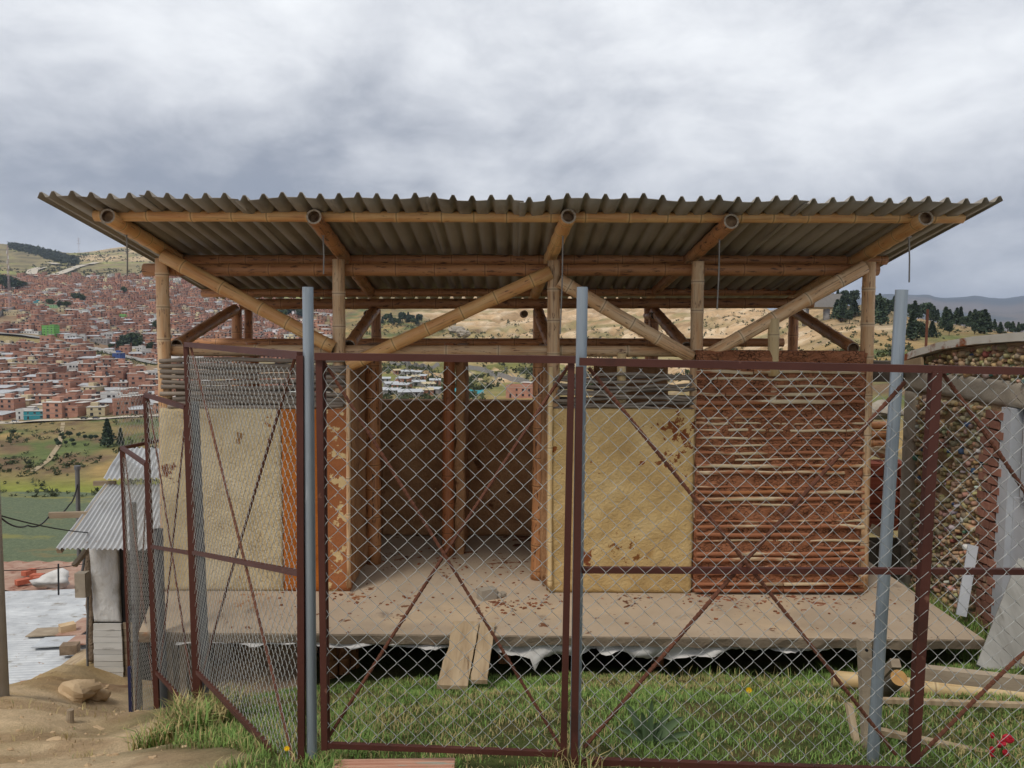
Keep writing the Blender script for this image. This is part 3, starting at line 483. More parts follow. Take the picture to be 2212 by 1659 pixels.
def ribbon(name, pts, w, mat, lift=0.35, n=70):
    """a road draped on the terrain; pts are (x, y) ground points"""
    pts = [Vector(p) for p in pts]; L = [0]
    for a, b in zip(pts, pts[1:]): L.append(L[-1] + (b - a).length)
    c = np.array([np.interp(np.linspace(0, L[-1], n + 1), L, [p[k] for p in pts]) for k in (0, 1)]).T; d = np.gradient(c, axis=0); d /= np.linalg.norm(d, axis=1)[:, None]; nn = np.stack([-d[:, 1], d[:, 0]], 1)
    vs = []; us = (-1, -0.5, 0, 0.5, 1)
    for k in us:
        q = c + nn * (w / 2 * k); vs.append(np.stack([q[:, 0], q[:, 1], H(q[:, 0], q[:, 1]) + lift], 1))
    zc = np.max(np.stack([v[:, 2] for v in vs]), 0)
    for v in vs: v[:, 2] = zc
    V = np.concatenate(vs); m = n + 1; Fq = [(k * m + i, k * m + i + 1, (k + 1) * m + i + 1, (k + 1) * m + i) for k in range(4) for i in range(n)]
    return struct(link(name, np_mesh(name, V, Fq, mat)))
MT['road'] = plain('pale_dirt_road', [lin(176, 164, 146), lin(200, 190, 172)], 0.2, 0.95, 0.2, 2, 0.1)
MT['asphalt'] = plain('worn_grey_road', [lin(136, 132, 126), lin(156, 152, 146)], 0.1, 0.95, 0.1, 2, 0.1)
MT['dry_path'] = plain('trodden_earth', [lin(150, 134, 104), lin(168, 150, 120)], 0.2, 0.95, 0)
def gp(px, d): return ((px - CX) / F * d * FS, d * FS)
ribbon('road', [gp(-300, 262), gp(0, 258), gp(200, 257), gp(420, 258), gp(600, 262), gp(760, 275)], 11, 'road')
ribbon('road', [gp(-200, 458), gp(0, 455), gp(110, 452), gp(200, 446), gp(280, 436), gp(345, 430), gp(480, 420), gp(640, 410)], 14, 'asphalt', 1.0)
ribbon('dirt_road', [gp(88, 930), gp(74, 980), gp(78, 1060), gp(100, 1150)], 24, 'road', 3)
ribbon('dirt_road', [gp(110, 930), gp(140, 1000), gp(165, 1120), gp(185, 1250), gp(215, 1350)], 20, 'road', 3)
ribbon('dirt_road', [gp(118, 1330), gp(140, 1280), gp(180, 1270), gp(230, 1290)], 28, 'road', 3)
ribbon('footpath', [gp(60, 160), gp(95, 175), gp(120, 200), gp(130, 250)], 2.2, 'dry_path', 0.3)

# ------------------------------------------------------------------ the bamboo house
DW = 7.0; DR = 8.86                                   # depth of the front and the rear row of posts
HS = thing('bamboo_house', (0, DW, ZS), 'open bamboo house with mud walls on a concrete slab under a corrugated roof', 'house')
def floor_slab():
    zt, th = ZS, 0.085
    fl = P(300, 1362, 5.97); fr = P(2128, 1380, 5.9)
    front = [(fl.x + (fr.x - fl.x) * i / 60, 5.97 + (5.90 - 5.97) * i / 60 + random.uniform(-.006, .006)) for i in range(61)]
    poly = front + [(fr.x + .01, 9.05), (-3.2, 9.05), (-3.2, 7.2), (-3.05, 6.6)]
    n = len(poly); mb = MB(); zf = [zt - 0.0 for _ in poly]
    bot = [(x, y + random.uniform(0, .02), zt - th * random.uniform(0.86, 1.08)) for x, y in poly]
    mb.add([(x, y, zt) for x, y in poly], [tuple(range(n))], 0)
    inset = [(x, y - 0.004 if y < 6.2 else y, zt - 0.012) for x, y in poly]
    o = mb.add([(x, y, zt) for x, y in poly] + inset + bot, [(n + i, n + (i + 1) % n, (i + 1) % n, i) for i in range(n)] + [(2 * n + i, 2 * n + (i + 1) % n, n + (i + 1) % n, n + i) for i in range(n)] + [tuple(2 * n + i for i in range(n))[::-1]], 1)
    part('floor_slab', mb, ['slab', 'slab_edge'], HS)
    # torn plastic sheet under the slab
    xs = np.linspace(P(380, 1375, 5.97).x, P(1900, 1400, 5.97).x, 150); vs = []
    pxs = np.linspace(380, 1900, 150); dp = np.interp(pxs, [380, 600, 700, 760, 940, 1060, 1100, 1145, 1155, 1170, 1200, 1260, 1290, 1300, 1330, 1355, 1365, 1400, 1450, 1480, 1530, 1600, 1700, 1850, 1900], [.02, .02, .03, .05, .04, .06, .12, .14, .26, .12, .13, .12, .04, .12, .05, .07, .12, .16, .17, .12, .10, .07, .06, .05, .0])
    dp = dp * 0.8 * (1 + 0.25 * (vnoise(xs * 14, xs * 0, 5) - .5)) + 0.02 * (vnoise(xs * 40, xs * 0, 8) - .5)
    for r in range(5):
        for i, x in enumerate(xs):
            t = r / 4; vs.append((x, 5.985 + 0.035 * math.sin(x * 9 + r) * t + 0.02 * math.sin(x * 23), ZS - 0.08 - max(dp[i], 0.004) * t))
    mb = MB(); mb.add(vs, [(r * 150 + i, r * 150 + i + 1, (r + 1) * 150 + i + 1, (r + 1) * 150 + i) for r in range(4) for i in range(149)])
    part('plastic_sheet', mb, 'plastic', HS, True)
    part('underfloor_light_block', MB().box((0.1, 7.5, ZS - 0.75), (6.3, 0.2, 1.3)), 'dark', HS)  # added wall blocking light from behind, so the void under the slab stays dark
    for px, d in ((715, 6.5), (742, 6.55), (765, 6.7), (1090, 6.6), (1420, 6.6)):
        x = P(px, 1400, d).x; bamboo('stilt', (x, d, Hs(x, d) - 0.1), (x, d, ZS - 0.09), 0.055, HS, 'bamboo_dark')
    for i, px in enumerate((352, 366, 380, 395, 409, 424, 440)):
        d = 6.25 + 0.05 * (i % 3); x = P(px, 1400, d).x; mb = MB(); mb.box((x, d, ZS - 0.09 - 0.42), (0.045 + .012 * (i % 2), 0.02, 0.84), Matrix.Rotation(random.uniform(-.05, .05), 3, 'Y')); part('skirt_board', mb, 'greywood', HS)
floor_slab()

PX = [353, 733, 1195, 1505, 1873]                      # posts along the front
XP = [P(p, 700, DW).x for p in PX]; XR = [P(p, 700, DR).x for p in (512, 812, 1162, 1412, 1714)]
ztop = P(1100, 560, DW).z
for i, x in enumerate(XP):
    pb = P(PX[i] + (4 if i == 0 else -6 if i == 4 else 0), 1100, DW)
    bamboo('bamboo_post', (pb.x, DW, ZS + 0.002), (x, DW, ztop - 0.01), 0.058, HS, 'bamboo_post', 0.30)
for i, x in enumerate(XR):
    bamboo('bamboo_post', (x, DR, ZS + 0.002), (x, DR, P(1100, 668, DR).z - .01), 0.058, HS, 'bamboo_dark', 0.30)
RE = [(232, 467), (678, 468), (1228, 467), (1580, 478), (2000, 471)]
for i in range(5):
    a = P(RE[i][0], RE[i][1], 6.06); zt = P(1100, 541, DW).z; m = Vector((XP[i], DW, zt)); d = (m - a); b = a + d * ((9.05 - 6.06) / d.y)
    bamboo('rafter', a, b, 0.058, HS, 'bamboo' if i in (0, 2, 4) else 'bamboo_dark', 0.26, 0.006)
    r0 = a + d * 0.33; px, y0, y1 = ((274, 525, 597), (698, 520, 592), (1216, 515, 722), (1554, 525, 668), (1963, 520, 610))[i]
    t0 = P(px, y0, r0.y); t1 = P(px + (-6 if i == 2 else -5 if i == 3 else 1), y1, r0.y); t0.z = r0.z - 0.05
    mb = MB(); mb.tube([t0, t0.lerp(t1, .5) + Vector((.004, 0, 0)), t1], 0.006, 6); mb.box((t0.x, t0.y, t0.z), (.03, .03, .012)); part('threaded_rod', mb, 'rod', HS)
def hbar(name, p0, y0, p1, y1, d, r, mat, dz=0, **k): a = P(p0, y0, d); b = P(p1, y1, d); bamboo(name, a, b, r, HS, mat, **k)
hbar('purlin', 205, 466, 2080, 471, 6.20, 0.043, 'bamboo', bow=0.006, seg=0.3)
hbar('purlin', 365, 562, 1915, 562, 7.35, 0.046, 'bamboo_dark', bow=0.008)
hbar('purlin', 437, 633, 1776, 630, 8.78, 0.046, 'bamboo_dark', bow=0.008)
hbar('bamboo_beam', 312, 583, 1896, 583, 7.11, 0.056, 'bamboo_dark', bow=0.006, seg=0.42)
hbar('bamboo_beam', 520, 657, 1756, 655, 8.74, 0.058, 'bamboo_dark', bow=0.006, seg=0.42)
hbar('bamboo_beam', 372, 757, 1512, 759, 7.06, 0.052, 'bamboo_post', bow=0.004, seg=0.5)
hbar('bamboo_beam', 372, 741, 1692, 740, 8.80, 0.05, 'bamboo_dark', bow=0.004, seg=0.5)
for a, b, m in (((352, 552), (722, 752), 'bamboo'), ((1190, 588), (752, 790), 'bamboo'), ((1208, 606), (1495, 772), 'bamboo_post'), ((1868, 576), (1516, 774), 'bamboo_post')):
    bamboo('brace', P(a[0], a[1], 6.95), P(b[0], b[1], 6.94), 0.060, HS, m, 0.32, 0.01)
for i in range(5):
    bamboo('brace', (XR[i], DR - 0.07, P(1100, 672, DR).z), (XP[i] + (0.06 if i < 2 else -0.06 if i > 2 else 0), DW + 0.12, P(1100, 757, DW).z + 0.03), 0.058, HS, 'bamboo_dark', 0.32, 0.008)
for px, y in ((793, 678), (1133, 678), (1413, 681)):
    a = P(px, y, 8.62); bamboo('tie_stub', a, a + Vector((0, 0.5, 0)), 0.04, HS, 'bamboo_dark'); 
for px, y0, y1, d, m in ((537, 668, 1000, 9.0, 'bamboo_dark'), (1672, 688, 812, 6.92, 'bamboo_cream'), (1400, 660, 900, 9.0, 'bamboo_dark')):
    bamboo('bamboo_post', P(px, y1, d), P(px, y0, d), 0.05, HS, m)
bamboo('bamboo_post', P(546, 900, 7.5), P(544, 740, 7.5), 0.058, HS, 'bamboo_rust', 0.3)
bamboo('bamboo_post', P(1343, 876, 7.06), P(1343, 762, 6.99), 0.042, HS, 'bamboo_cream', 0.4)

# corrugated roof, ten sheets
def roof():
    a = P(95, 424, 5.85); b = P(2150, 436, 5.85); n = 10; pit = (b.x - a.x) / 50.0; sl = -0.178; d0, d1 = 5.85, 9.35
    prof = [(0.0, 0), (0.29, 0), (0.43, 1), (0.57, 1), (0.71, 0)]; hgt = 0.037
    for s in range(n):
        x0 = a.x + s * 5 * pit; rs = random.Random(s + 3); lift = rs.uniform(0, 0.010); twist = rs.uniform(-.006, .006); off = rs.uniform(-.02, .015); us = []
        for r in range(5): us += [(r + u, h) for u, h in prof]
        us = [(-0.0, 0.0)] + us[1:] + [(5.0, 0), (5.22, 0)]
        if s == 0: us = [(-0.32, 0.0), (-0.20, 1.0), (-0.06, 1.0), (0.1, 0.0)] + us[1:]
        if s == n - 1: us = us[:-1] + [(5.18, 1.0), (5.3, 1.0), (5.42, 0.1)]
        nv = 14; V = []; w = len(us)
        for side in (0, 1):
            for j in range(nv + 1):
                t = j / nv; d = d0 + off + (d1 - d0) * t
                for (u, h) in us:
                    z = a.z + (b.z - a.z) * (x0 + u * pit - a.x) / (b.x - a.x) + sl * (d - d0) + h * hgt + lift + twist * (u - 2.5) + 0.006 * math.sin(s * 2.1 + u * 1.3 + t * 4) * (1 if t > 0.05 else 1.6) - side * 0.004 - 0.008
                    z += -0.05 * math.sin(math.pi * min(max((x0 + u * pit - a.x) / (b.x - a.x), 0), 1)) * 0.0
                    V.append((x0 + u * pit, d, z))
        m = (nv + 1) * w; Fq = [(j * w + i, j * w + i + 1, (j + 1) * w + i + 1, (j + 1) * w + i) for j in range(nv) for i in range(w - 1)]; Fq += [tuple(m + k for k in f)[::-1] for f in Fq]
        Fq += [(m + i, m + i + 1, i + 1, i) for i in range(w - 1)] + [(j * w, (j + 1) * w, m + (j + 1) * w, m + j * w) for j in range(nv)] + [((j + 1) * w + w - 1, j * w + w - 1, m + j * w + w - 1, m + (j + 1) * w + w - 1) for j in range(nv)]
        link('roof_sheet', np_mesh('roof_sheet', V, Fq, 'roof'), HS)
roof()

# walls
def bayw(name, p0, p1, ytop, d, mat, thick=0.1, amp=0.012, seed=0, **k):
    x0, x1 = P(p0, 1000, d).x, P(p1, 1000, d).x; z1 = P((p0 + p1) / 2, ytop, d).z
    return rough_wall(name, (x0, d, ZS + .001), (x1, d, ZS + .001), (x1, d, z1), (x0, d, z1), thick, mat, HS, amp=amp, seed=seed, **k)
bayw('plaster_wall', 345, 607, 883, 6.90, 'cream', seed=1, amp=0.010, nu=90, nv=70)
bayw('plaster_wall', 608, 692, 884, 6.895, 'ochre', seed=2, amp=0.014, nu=40, nv=70)
bayw('plaster_wall', 693, 752, 884, 6.90, 'flaky', seed=3, amp=0.006, nu=40, nv=70)
bayw('plaster_wall', 1188, 1500, 884, 6.90, 'yellow', seed=4, amp=0.012, nu=90, nv=90)
MW = bayw('mud_wall', 1503, 1866, 762, 6.915, 'mud', 0.12, 0.022, 6, nu=110, nv=140, fr=13)
zt = P(1680, 762, 6.9).z
rough_wall('mud_coping', (P(1503, 775, 6.9).x, 6.87, P(1503, 792, 6.87).z), (P(1866, 775, 6.9).x, 6.87, P(1866, 792, 6.87).z), (P(1866, 775, 6.9).x, 6.87, P(1866, 762, 6.87).z + .012), (P(1503, 775, 6.9).x, 6.87, P(1503, 760, 6.87).z + .012), 0.16, 'mud', HS, nu=90, nv=10, amp=0.016, seed=9)
# split bamboo strips in the mud wall
rs = random.Random(5); y = 803.0
rows = []
while y < 1278: rows.append(y); y += rs.uniform(12.5, 17.5)
for y in rows:
    cuts = [1503] + sorted(rs.uniform(1530, 1840) for _ in range(rs.choice((1, 1, 2)))) + [1868]; big = rs.random() < 0.30
    for c0, c1 in zip(cuts, cuts[1:]):
        if rs.random() < 0.15: continue
        d = 6.915 - (0.014 if big else 0.0) - rs.uniform(0, .008); a = P(c0 + 1, y + rs.uniform(-1.5, 1.5), d); b = P(c1 - 1, y + rs.uniform(-1.5, 1.5), d); hh = rs.uniform(.014, .019) if big else rs.uniform(.008, .013)
        def fn(u, v, a=a, b=b, hh=hh):
            p = a.lerp(b, u); an = (v - 0.5) * math.pi; p = p.copy(); p.z += math.sin(an) * hh + .004 * math.sin(u * 7 + a.z * 50); p.y -= math.cos(an) * hh * 0.55; return p
        mb = MB(); mb.grid(fn, 10, 5); link('bamboo_strip', mb.data('bamboo_strip', 'strip', True), MW)
for y in (1262, 1276):
    for c0, c1 in ((1500, 1690), (1693, 1864)):
        d = 6.885; a = P(c0, y, d); b = P(c1, y, d); mb = MB(); mb.tube([a, a.lerp(b, .5), b], 0.016, 8); link('bamboo_strip', mb.data('bamboo_strip', 'strip', True), MW)
for x, m in ((1672, 'bamboo_cream'),):
    for y0, y1 in ((895, 830),): a = P(x - 4, y0 - 15, 6.93); b = P(x, y1, 6.905); mb = MB(); mb.bar(a, b, 0.05, 0.02, (0, 1, 0)); link('bamboo_strip', mb.data('bamboo_strip', 'strip'), MW)
# jamb posts
bamboo('jamb_pole', P(1188, 1268, 6.88), P(1190, 792, 6.88), 0.022, HS, 'bamboo_cream', 0.35)
bamboo('jamb_pole', P(754, 1268, 6.9), P(752, 790, 6.9), 0.02, HS, 'bamboo_post', 0.35)
# cane screens
for i, y in enumerate((779, 790, 802, 813, 825, 837, 849, 860, 870, 879)):
    x0 = 336 + random.uniform(-3, 14) if i < 6 else 372 + random.uniform(-30, 10); cane('cane', P(x0, y, 6.93), P(752 + random.uniform(-12, 3), y + random.uniform(-2, 3), 6.93), 0.0185, HS)
for i, y in enumerate((793, 809, 826, 842, 856, 870)):
    cane('cane', P(380, y, 7.08), P(745, y + random.uniform(-2, 2), 7.08), 0.016, HS)
for i, y in enumerate((812, 823, 834, 844, 853, 862, 871, 879)):
    cane('cane', P(1190 + random.uniform(0, 12), y, 6.94), P(1500, y + random.uniform(-4, 4), 6.96), 0.0145, HS, wav=0.014)
for i, y in enumerate((817, 840, 858, 875)): cane('cane', P(1195, y, 7.06), P(1495, y + random.uniform(-4, 4), 7.08), 0.0145, HS, wav=0.014)
# interior
def ibox(name, x0, x1, d0, d1, z1, mat='mud_in'): return rough_wall(name, (x0, d0, ZS + .002), (x1, d0, ZS + .002), (x1, d0, z1), (x0, d0, z1), d1 - d0, mat, HS, nu=40, nv=60, amp=0.02, fr=5, seed=int(x0 * 10) % 50)
zb = P(985, 866, 8.75).z; zh = P(900, 752, DW).z
ibox('back_wall', -3.1, 3.12, 8.76, 8.93, zb)
ibox('back_wall', P(1284, 800, 8.7).x, P(1446, 800, 8.7).x, 8.74, 8.755, P(1350, 778, 8.74).z)
def sidewall(name, x, d0, d1, z1, th, mat='mud_in', face=1, seed=0):
    a, b = ((x, d0), (x, d1)) if face > 0 else ((x, d1), (x, d0))
    return rough_wall(name, (a[0], a[1], ZS + .002), (b[0], b[1], ZS + .002), (b[0], b[1], z1), (a[0], a[1], z1), th, mat, HS, nu=50, nv=60, amp=0.022, fr=5, seed=seed)
sidewall('inner_wall', -1.42, 7.08, 8.75, zh, 0.09, face=1, seed=31)
sidewall('inner_wall', 0.27, 7.08, 8.75, zh, 0.09, face=-1, seed=32)
sidewall('partition_wall', -0.47, 8.06, 8.75, zh, 0.08, face=1, seed=33)
sidewall('end_wall', -3.14, 7.05, 8.75, P(350, 883, DW).z, 0.08, face=-1, seed=34)
sidewall('end_wall', 3.2, 7.05, 8.75, P(1870, 880, DW).z, 0.08, face=1, seed=35)
bamboo('bamboo_post', P(968, 1200, 8.02) , Vector((P(972, 790, 8.02).x, 8.02, zh + .02)), 0.062, HS, 'bamboo_rust', 0.3)
bamboo('bamboo_post', (-1.36, 7.75, ZS + .002), (-1.36, 7.75, zh), 0.075, HS, 'bamboo_dark', 0.3)
bamboo('bamboo_post', (0.25, 7.3, ZS + .002), (0.26, 7.3, zh), 0.07, HS, 'bamboo_dark', 0.3)
for px, py, d in ((836, 1205, 7.9), (1603, 1195, 8)):
    pass
# loose objects on and by the slab
def plank(label, a0, a1, w, th, mat='plank', nick=True, seed=0):
    rs = random.Random(seed); a = Vector(a0); b = Vector(a1); z = (b - a).normalized(); x = z.cross(Vector((0, 0, 1))).normalized(); y = x.cross(z); L = (b - a).length; n = 12; mb = MB(); vs = []
    for i in range(n + 1):
        t = i / n; e0 = -w / 2 + rs.uniform(-.003, .003) + (0.016 * math.exp(-((t - .55) / .12) ** 2) if nick else 0); e1 = w / 2 + rs.uniform(-.003, .003); c = a + z * (L * t) + y * (0.006 * math.sin(3 * t))
        vs += [c + x * e0, c + x * e1, c + x * e1 + y * th, c + x * e0 + y * th]
    fs = [(i * 4 + k, i * 4 + (k + 1) % 4, (i + 1) * 4 + (k + 1) % 4, (i + 1) * 4 + k) for i in range(n) for k in range(4)] + [(3, 2, 1, 0), tuple(n * 4 + k for k in range(4))]
    mb.add(vs, fs); o = link('plank', mb.data('plank', mat)); tag(o, label, 'plank'); return o
def gz(px, py, d): p = P(px, py, d); return p
a = P(977, 1489, 5.20); b = P(1008, 1333, 6.12); b.z = ZS + 0.012; plank('wide grey-brown plank leaning from the lawn onto the slab edge', a, b, 0.205, 0.028, seed=1)
a = P(1034, 1477, 5.28); b = P(1054, 1338, 6.10); b.z = ZS + 0.012; plank('narrow pale plank beside the wide one, leaning onto the slab edge', a, b, 0.115, 0.028, nick=False, seed=2)
mb = MB(); q = P(1052, 1285, 6.75); mb.box((q.x, 6.75, ZS + .046), (.15, .09, .09), Matrix.Rotation(.5, 3, 'Z')); 
for i in range(5): blob(mb, (q.x + .11 + random.uniform(-.05, .05), 6.8 + random.uniform(-.04, .04), ZS + .02), .03, i, n=7, m=5)
tag(link('concrete_block', mb.data('concrete_block', 'concrete')), 'small broken concrete block lying on the slab before the doorway', 'block')
for k, (px, py, d, ln) in enumerate(((1304, 1327, 6.3, .05), (1092, 1363, 6.0, .04), (1620, 1190, 7.9, .0))):
    if not ln: continue
# mud crumbs on the slab floor
mb = MB(); rs = random.Random(8)
for i in range(260):
    cx_, cy_, sg = rs.choice(((-.2, 7.6, .35), (-.9, 7.9, .3), (1.9, 6.78, .5), (2.6, 6.8, .3), (-1.2, 6.75, .4), (0.05, 6.6, .12), (0.1, 7.2, .25), (.3, 6.4, .8))); x = rs.gauss(cx_, sg); y = rs.gauss(cy_, .10 if sg > .35 else sg * .6)
    if y > 6.88 and not (-1.3 < x < 0.15): y = rs.uniform(6.6, 6.85)
    if y < 6.02 or y > 8.6: continue
    blob(mb, (x, y, ZS + .004), rs.uniform(.004, .014), i, (1.3, 1.0, .6), 6, 4)
struct(link('mud_crumbs', mb.data('mud_crumbs', 'mud')), 'stuff')

# ------------------------------------------------------------------ fence
def chain_link(name, bl, br, tr, tl, parent, cell=0.073, rad=0.0013, h=0.0045, open_top=False, wob=0.009):
    bl, br, tr, tl = (np.array(q, float) for q in (bl, br, tr, tl)); Wd = (np.linalg.norm(br - bl) + np.linalg.norm(tr - tl)) / 2; Ht = (np.linalg.norm(tl - bl) + np.linalg.norm(tr - br)) / 2
    un = (br - bl) / np.linalg.norm(br - bl); vn = (tl - bl) / np.linalg.norm(tl - bl); nn = np.cross(un, vn); nn /= np.linalg.norm(nn); a = cell / 2; nk = int(Wd / a); nj = int(Ht / a); V = []; Fq = []
    cs = [(math.cos(t) * rad * 1.3, math.sin(t) * rad) for t in (0.0, math.pi / 2, math.pi, 1.5 * math.pi)]; rs = np.random.default_rng(3)
    for k in range(nk + 1):
        pu = []; pv = []; pd = []
        for j in range(nj + 1):
            sd_ = 1 if (j + k) % 2 == 0 else -1; u = k * a + sd_ * a * 0.53; v = j * a; dep = h if sd_ < 0 else -h; e = 0.16 * a
            pu += [u - sd_ * e, u, u - sd_ * e]; pv += [v - e, v, v + e]; pd += [-dep, 0.0, dep]
        pu = np.clip(np.array(pu) / Wd, 0, 1); pv = np.clip(np.array(pv) / Ht, 0, 1); pd = np.array(pd)
        if wob: pu = pu + wob * (vnoise(pu * 5 + k * 0.1, pv * 4, 3) - .5); pd = pd + wob * 0.4 * (vnoise(pu * 3, pv * 3, 9) - .5)
        Q = (bl * ((1 - pu) * (1 - pv))[:, None] + br * (pu * (1 - pv))[:, None] + tr * (pu * pv)[:, None] + tl * ((1 - pu) * pv)[:, None]) + nn * pd[:, None]; o = len(V) * 1
        base = sum(len(x) for x in V) if V else 0; m = len(Q)
        V.append(np.concatenate([Q + un * c0 + nn * c1 for c0, c1 in cs]))
        i = np.arange(m - 1)
        for q in range(4): q2 = (q + 1) % 4; Fq.append(np.stack([base + q * m + i, base + q2 * m + i, base + q2 * m + i + 1, base + q * m + i + 1], 1))
    o = link(name, np_mesh(name, np.concatenate(V), np.concatenate(Fq), 'wire', True), parent); return struct(o, 'stuff')
def angle_bar(name, a, b, w, parent, mat='iron', up=(0, 0, 1)): return part(name, MB().bar(a, b, w, w, up), mat, parent)
def rebar(a, b, parent, r=0.0065):
    a = Vector(a); b = Vector(b); L = (b - a).length; n = int(L / 0.02); pts = []; rad = []
    for i in range(n * 2 + 1): pts.append(a.lerp(b, i / (n * 2)) + Vector((0, 0, 0.012 * math.sin(math.pi * i / (n * 2))))); rad.append(r * (1.14 if i % 2 else 0.92))
    mb = MB(); mb.tube(pts, rad, 6); return part('rebar_brace', mb, 'rebar', parent)
GD = 2.95
GT = thing('mesh_gate', P(950, 1620, GD), 'red-oxide angle-iron gate with crossed rebar and chain-link mesh between two galvanised poles', 'gate')
tl, tr, bl, br = P(691, 771, GD), P(1232, 775, GD), P(704, 1614, GD), P(1216, 1629, GD)
angle_bar('top_rail', P(681, 770, GD - .012), P(1243, 777, GD - .012), 0.027, GT); angle_bar('bottom_rail', P(700, 1609, GD), P(1218, 1628, GD), 0.020, GT)
angle_bar('upright', P(690, 778, GD), P(702, 1618, GD), 0.024, GT, up=(0, 1, 0)); angle_bar('upright', P(1234, 784, GD), P(1217, 1640, GD), 0.024, GT, up=(0, 1, 0))
rebar(P(702, 785, GD + .02), P(1210, 1612, GD + .02), GT); rebar(P(1228, 790, GD + .03), P(705, 1600, GD + .03), GT)
chain_link('chain_link_mesh', P(703, 1606, GD), P(1216, 1624, GD), P(1230, 782, GD), P(698, 776, GD), GT)
angle_bar('upright', P(699, 778, GD + .02), P(709, 1618, GD + .02), 0.014, GT, up=(0, 1, 0))
FP = thing('fence_panel', P(1600, 1650, GD), 'long red-oxide fence panel with mid rail, thick square post and chain-link mesh beside the gate', 'fence')
D2 = 2.94
angle_bar('top_rail', P(1252, 781, D2), P(2420, 806, D2), 0.028, FP); angle_bar('bottom_rail', P(1245, 1643, D2), P(2380, 1680, D2), 0.024, FP)
angle_bar('mid_rail', P(1256, 1231, D2 + .03), P(2420, 1235, D2 + .03), 0.022, FP)
angle_bar('upright', P(1252, 792, D2), P(1240, 1650, D2), 0.026, FP, up=(0, 1, 0)); angle_bar('upright', P(2020, 802, D2), P(1972, 1645, D2), 0.036, FP, up=(0, 1, 0))
rebar(P(1272, 795, D2 + .03), P(1935, 1630, D2 + .03), FP, .0075); rebar(P(1955, 825, D2 + .045), P(1262, 1615, D2 + .045), FP, .0075); rebar(P(2036, 806, D2 + .03), P(2330, 1240, D2 + .03), FP, .0075); rebar(P(1985, 1635, D2 + .04), P(2330, 1300, D2 + .04), FP, .0075)
chain_link('chain_link_mesh', P(1254, 1638, D2 - .015), P(2370, 1668, D2 - .015), P(2420, 812, D2 - .015), P(1266, 794, D2 - .015), FP)
def galv(px0, py0, px1, py1, d, r, label, mat='galv', d1=None):
    a = P(px1, py1, d1 or d); b = P(px0, py0, d); v = (b - a).normalized(); mb = MB(); n = 16; x = v.orthogonal().normalized(); y = v.cross(x); L = (b - a).length; a = a - v * 0.12
    mb.tube([a, a.lerp(b, .33), a.lerp(b, .66), b], r, n, False); mb.tube([b, b - v * .25], r * .9, n, False); c = Vector(b)
    vs = [c + (x * math.cos(2 * math.pi * k / n) + y * math.sin(2 * math.pi * k / n)) * rr for rr in (r, r * .9) for k in range(n)]; mb.add(vs, [(k, (k + 1) % n, n + (k + 1) % n, n + k) for k in range(n)])
    o = link('galvanised_pole', mb.data('galvanised_pole', mat, True)); return tag(o, label, 'pole', None)
galv(665, 620, 674, 1665, 3.0, 0.0205, 'galvanised steel pole at the fence corner, hinge side of the mesh gate')
galv(1258, 620, 1242, 1640, 3.03, 0.021, 'galvanised steel pole between the gate and the long fence panel')
galv(1948, 626, 1886, 1625, 3.12, 0.0235, 'thick leaning galvanised pole behind the long fence panel, beside the square post')
def side_panel(name, near, far, label, ytn, ytf, ybn, ybf, dn, df, mid=None, diag=True):
    """near / far: grid column of the two ends; yt*, yb*: sight lines of top and bottom"""
    o = thing(name, P((near + far) / 2, (ybn + ybf) / 2, (dn + df) / 2), label, 'fence', 'stepped fence panels going down the slope'); A, B, Cc, D = P(far[0] if isinstance(far, tuple) else far, ytf, df), P(near, ytn, dn), None, None
    return o
def sp(label, T0, T1, B0, B1, d0, d1, mids=None, post=None):
    """T0/B0 far end (top, bottom), T1/B1 near end, in sight lines at depths d0 (far) and d1 (near)"""
    t0, t1, b0, b1 = P(*T0, d0), P(*T1, d1), P(*B0, d0), P(*B1, d1); o = thing('fence_panel', (b0 + b1) / 2, label, 'fence')
    angle_bar('top_rail', t0, t1, 0.028, o); angle_bar('bottom_rail', b0, b1, 0.024, o); pe = P(*(post or B0), d0)
    mb = MB().bar(t0, pe, 0.026, 0.026, (0, 1, 0)); part('upright', mb, 'iron', o); part('upright', MB().bar(t1, b1, 0.026, 0.026, (0, 1, 0)), 'iron', o)
    if mids: angle_bar('mid_rail', t0.lerp(b0, mids[0]), t1.lerp(b1, mids[1]), 0.022, o)
    i = Vector((0, .02, 0)); rebar(t0.lerp(t1, .04) + i, b1.lerp(b0, .04) + i, o); rebar(t1.lerp(t0, .04) + i * 2, b0.lerp(b1, .04) + i * 2, o)
    chain_link('chain_link_mesh', b0.lerp(t0, .01), b1.lerp(t1, .01), t1.lerp(b1, .02), t0.lerp(b0, .02), o); return o
sp('tall chain-link panel running back from the gate corner down the slope', (402, 744), (649, 768), (427, 1452), (652, 1690), 4.9, 2.99, (0.627, 0.50), (433, 1545))
sp('chain-link panel in the middle of the three stepped ones, second from the gate corner', (314, 853), (402, 880), (338, 1452), (424, 1545), 5.8, 4.95, (0.54, 0.466), (341, 1528))
p3 = sp('lowest chain-link panel at the foot of the stepped fence, its end post painted blue below', (263, 967), (316, 1003), (285, 1570), (338, 1540), 6.68, 5.85, None, (286, 1602))
part('painted_foot', MB().bar(P(280.5, 1440, 6.655), P(285.5, 1600, 6.655), 0.03, 0.03, (0, 1, 0)), 'bluepaint', p3)
o = thing('fence_panel', P(300, 1000, 7.0), 'loose chain-link mesh standing up above a rail that turns behind the stepped fence', 'fence')
angle_bar('bottom_rail', P(263, 968, 6.72), P(342, 952, 7.6), 0.028, o); chain_link('chain_link_mesh', P(256, 966, 6.74), P(340, 950, 7.6), P(330, 836, 7.6), P(254, 818, 6.74), o, wob=0.03)
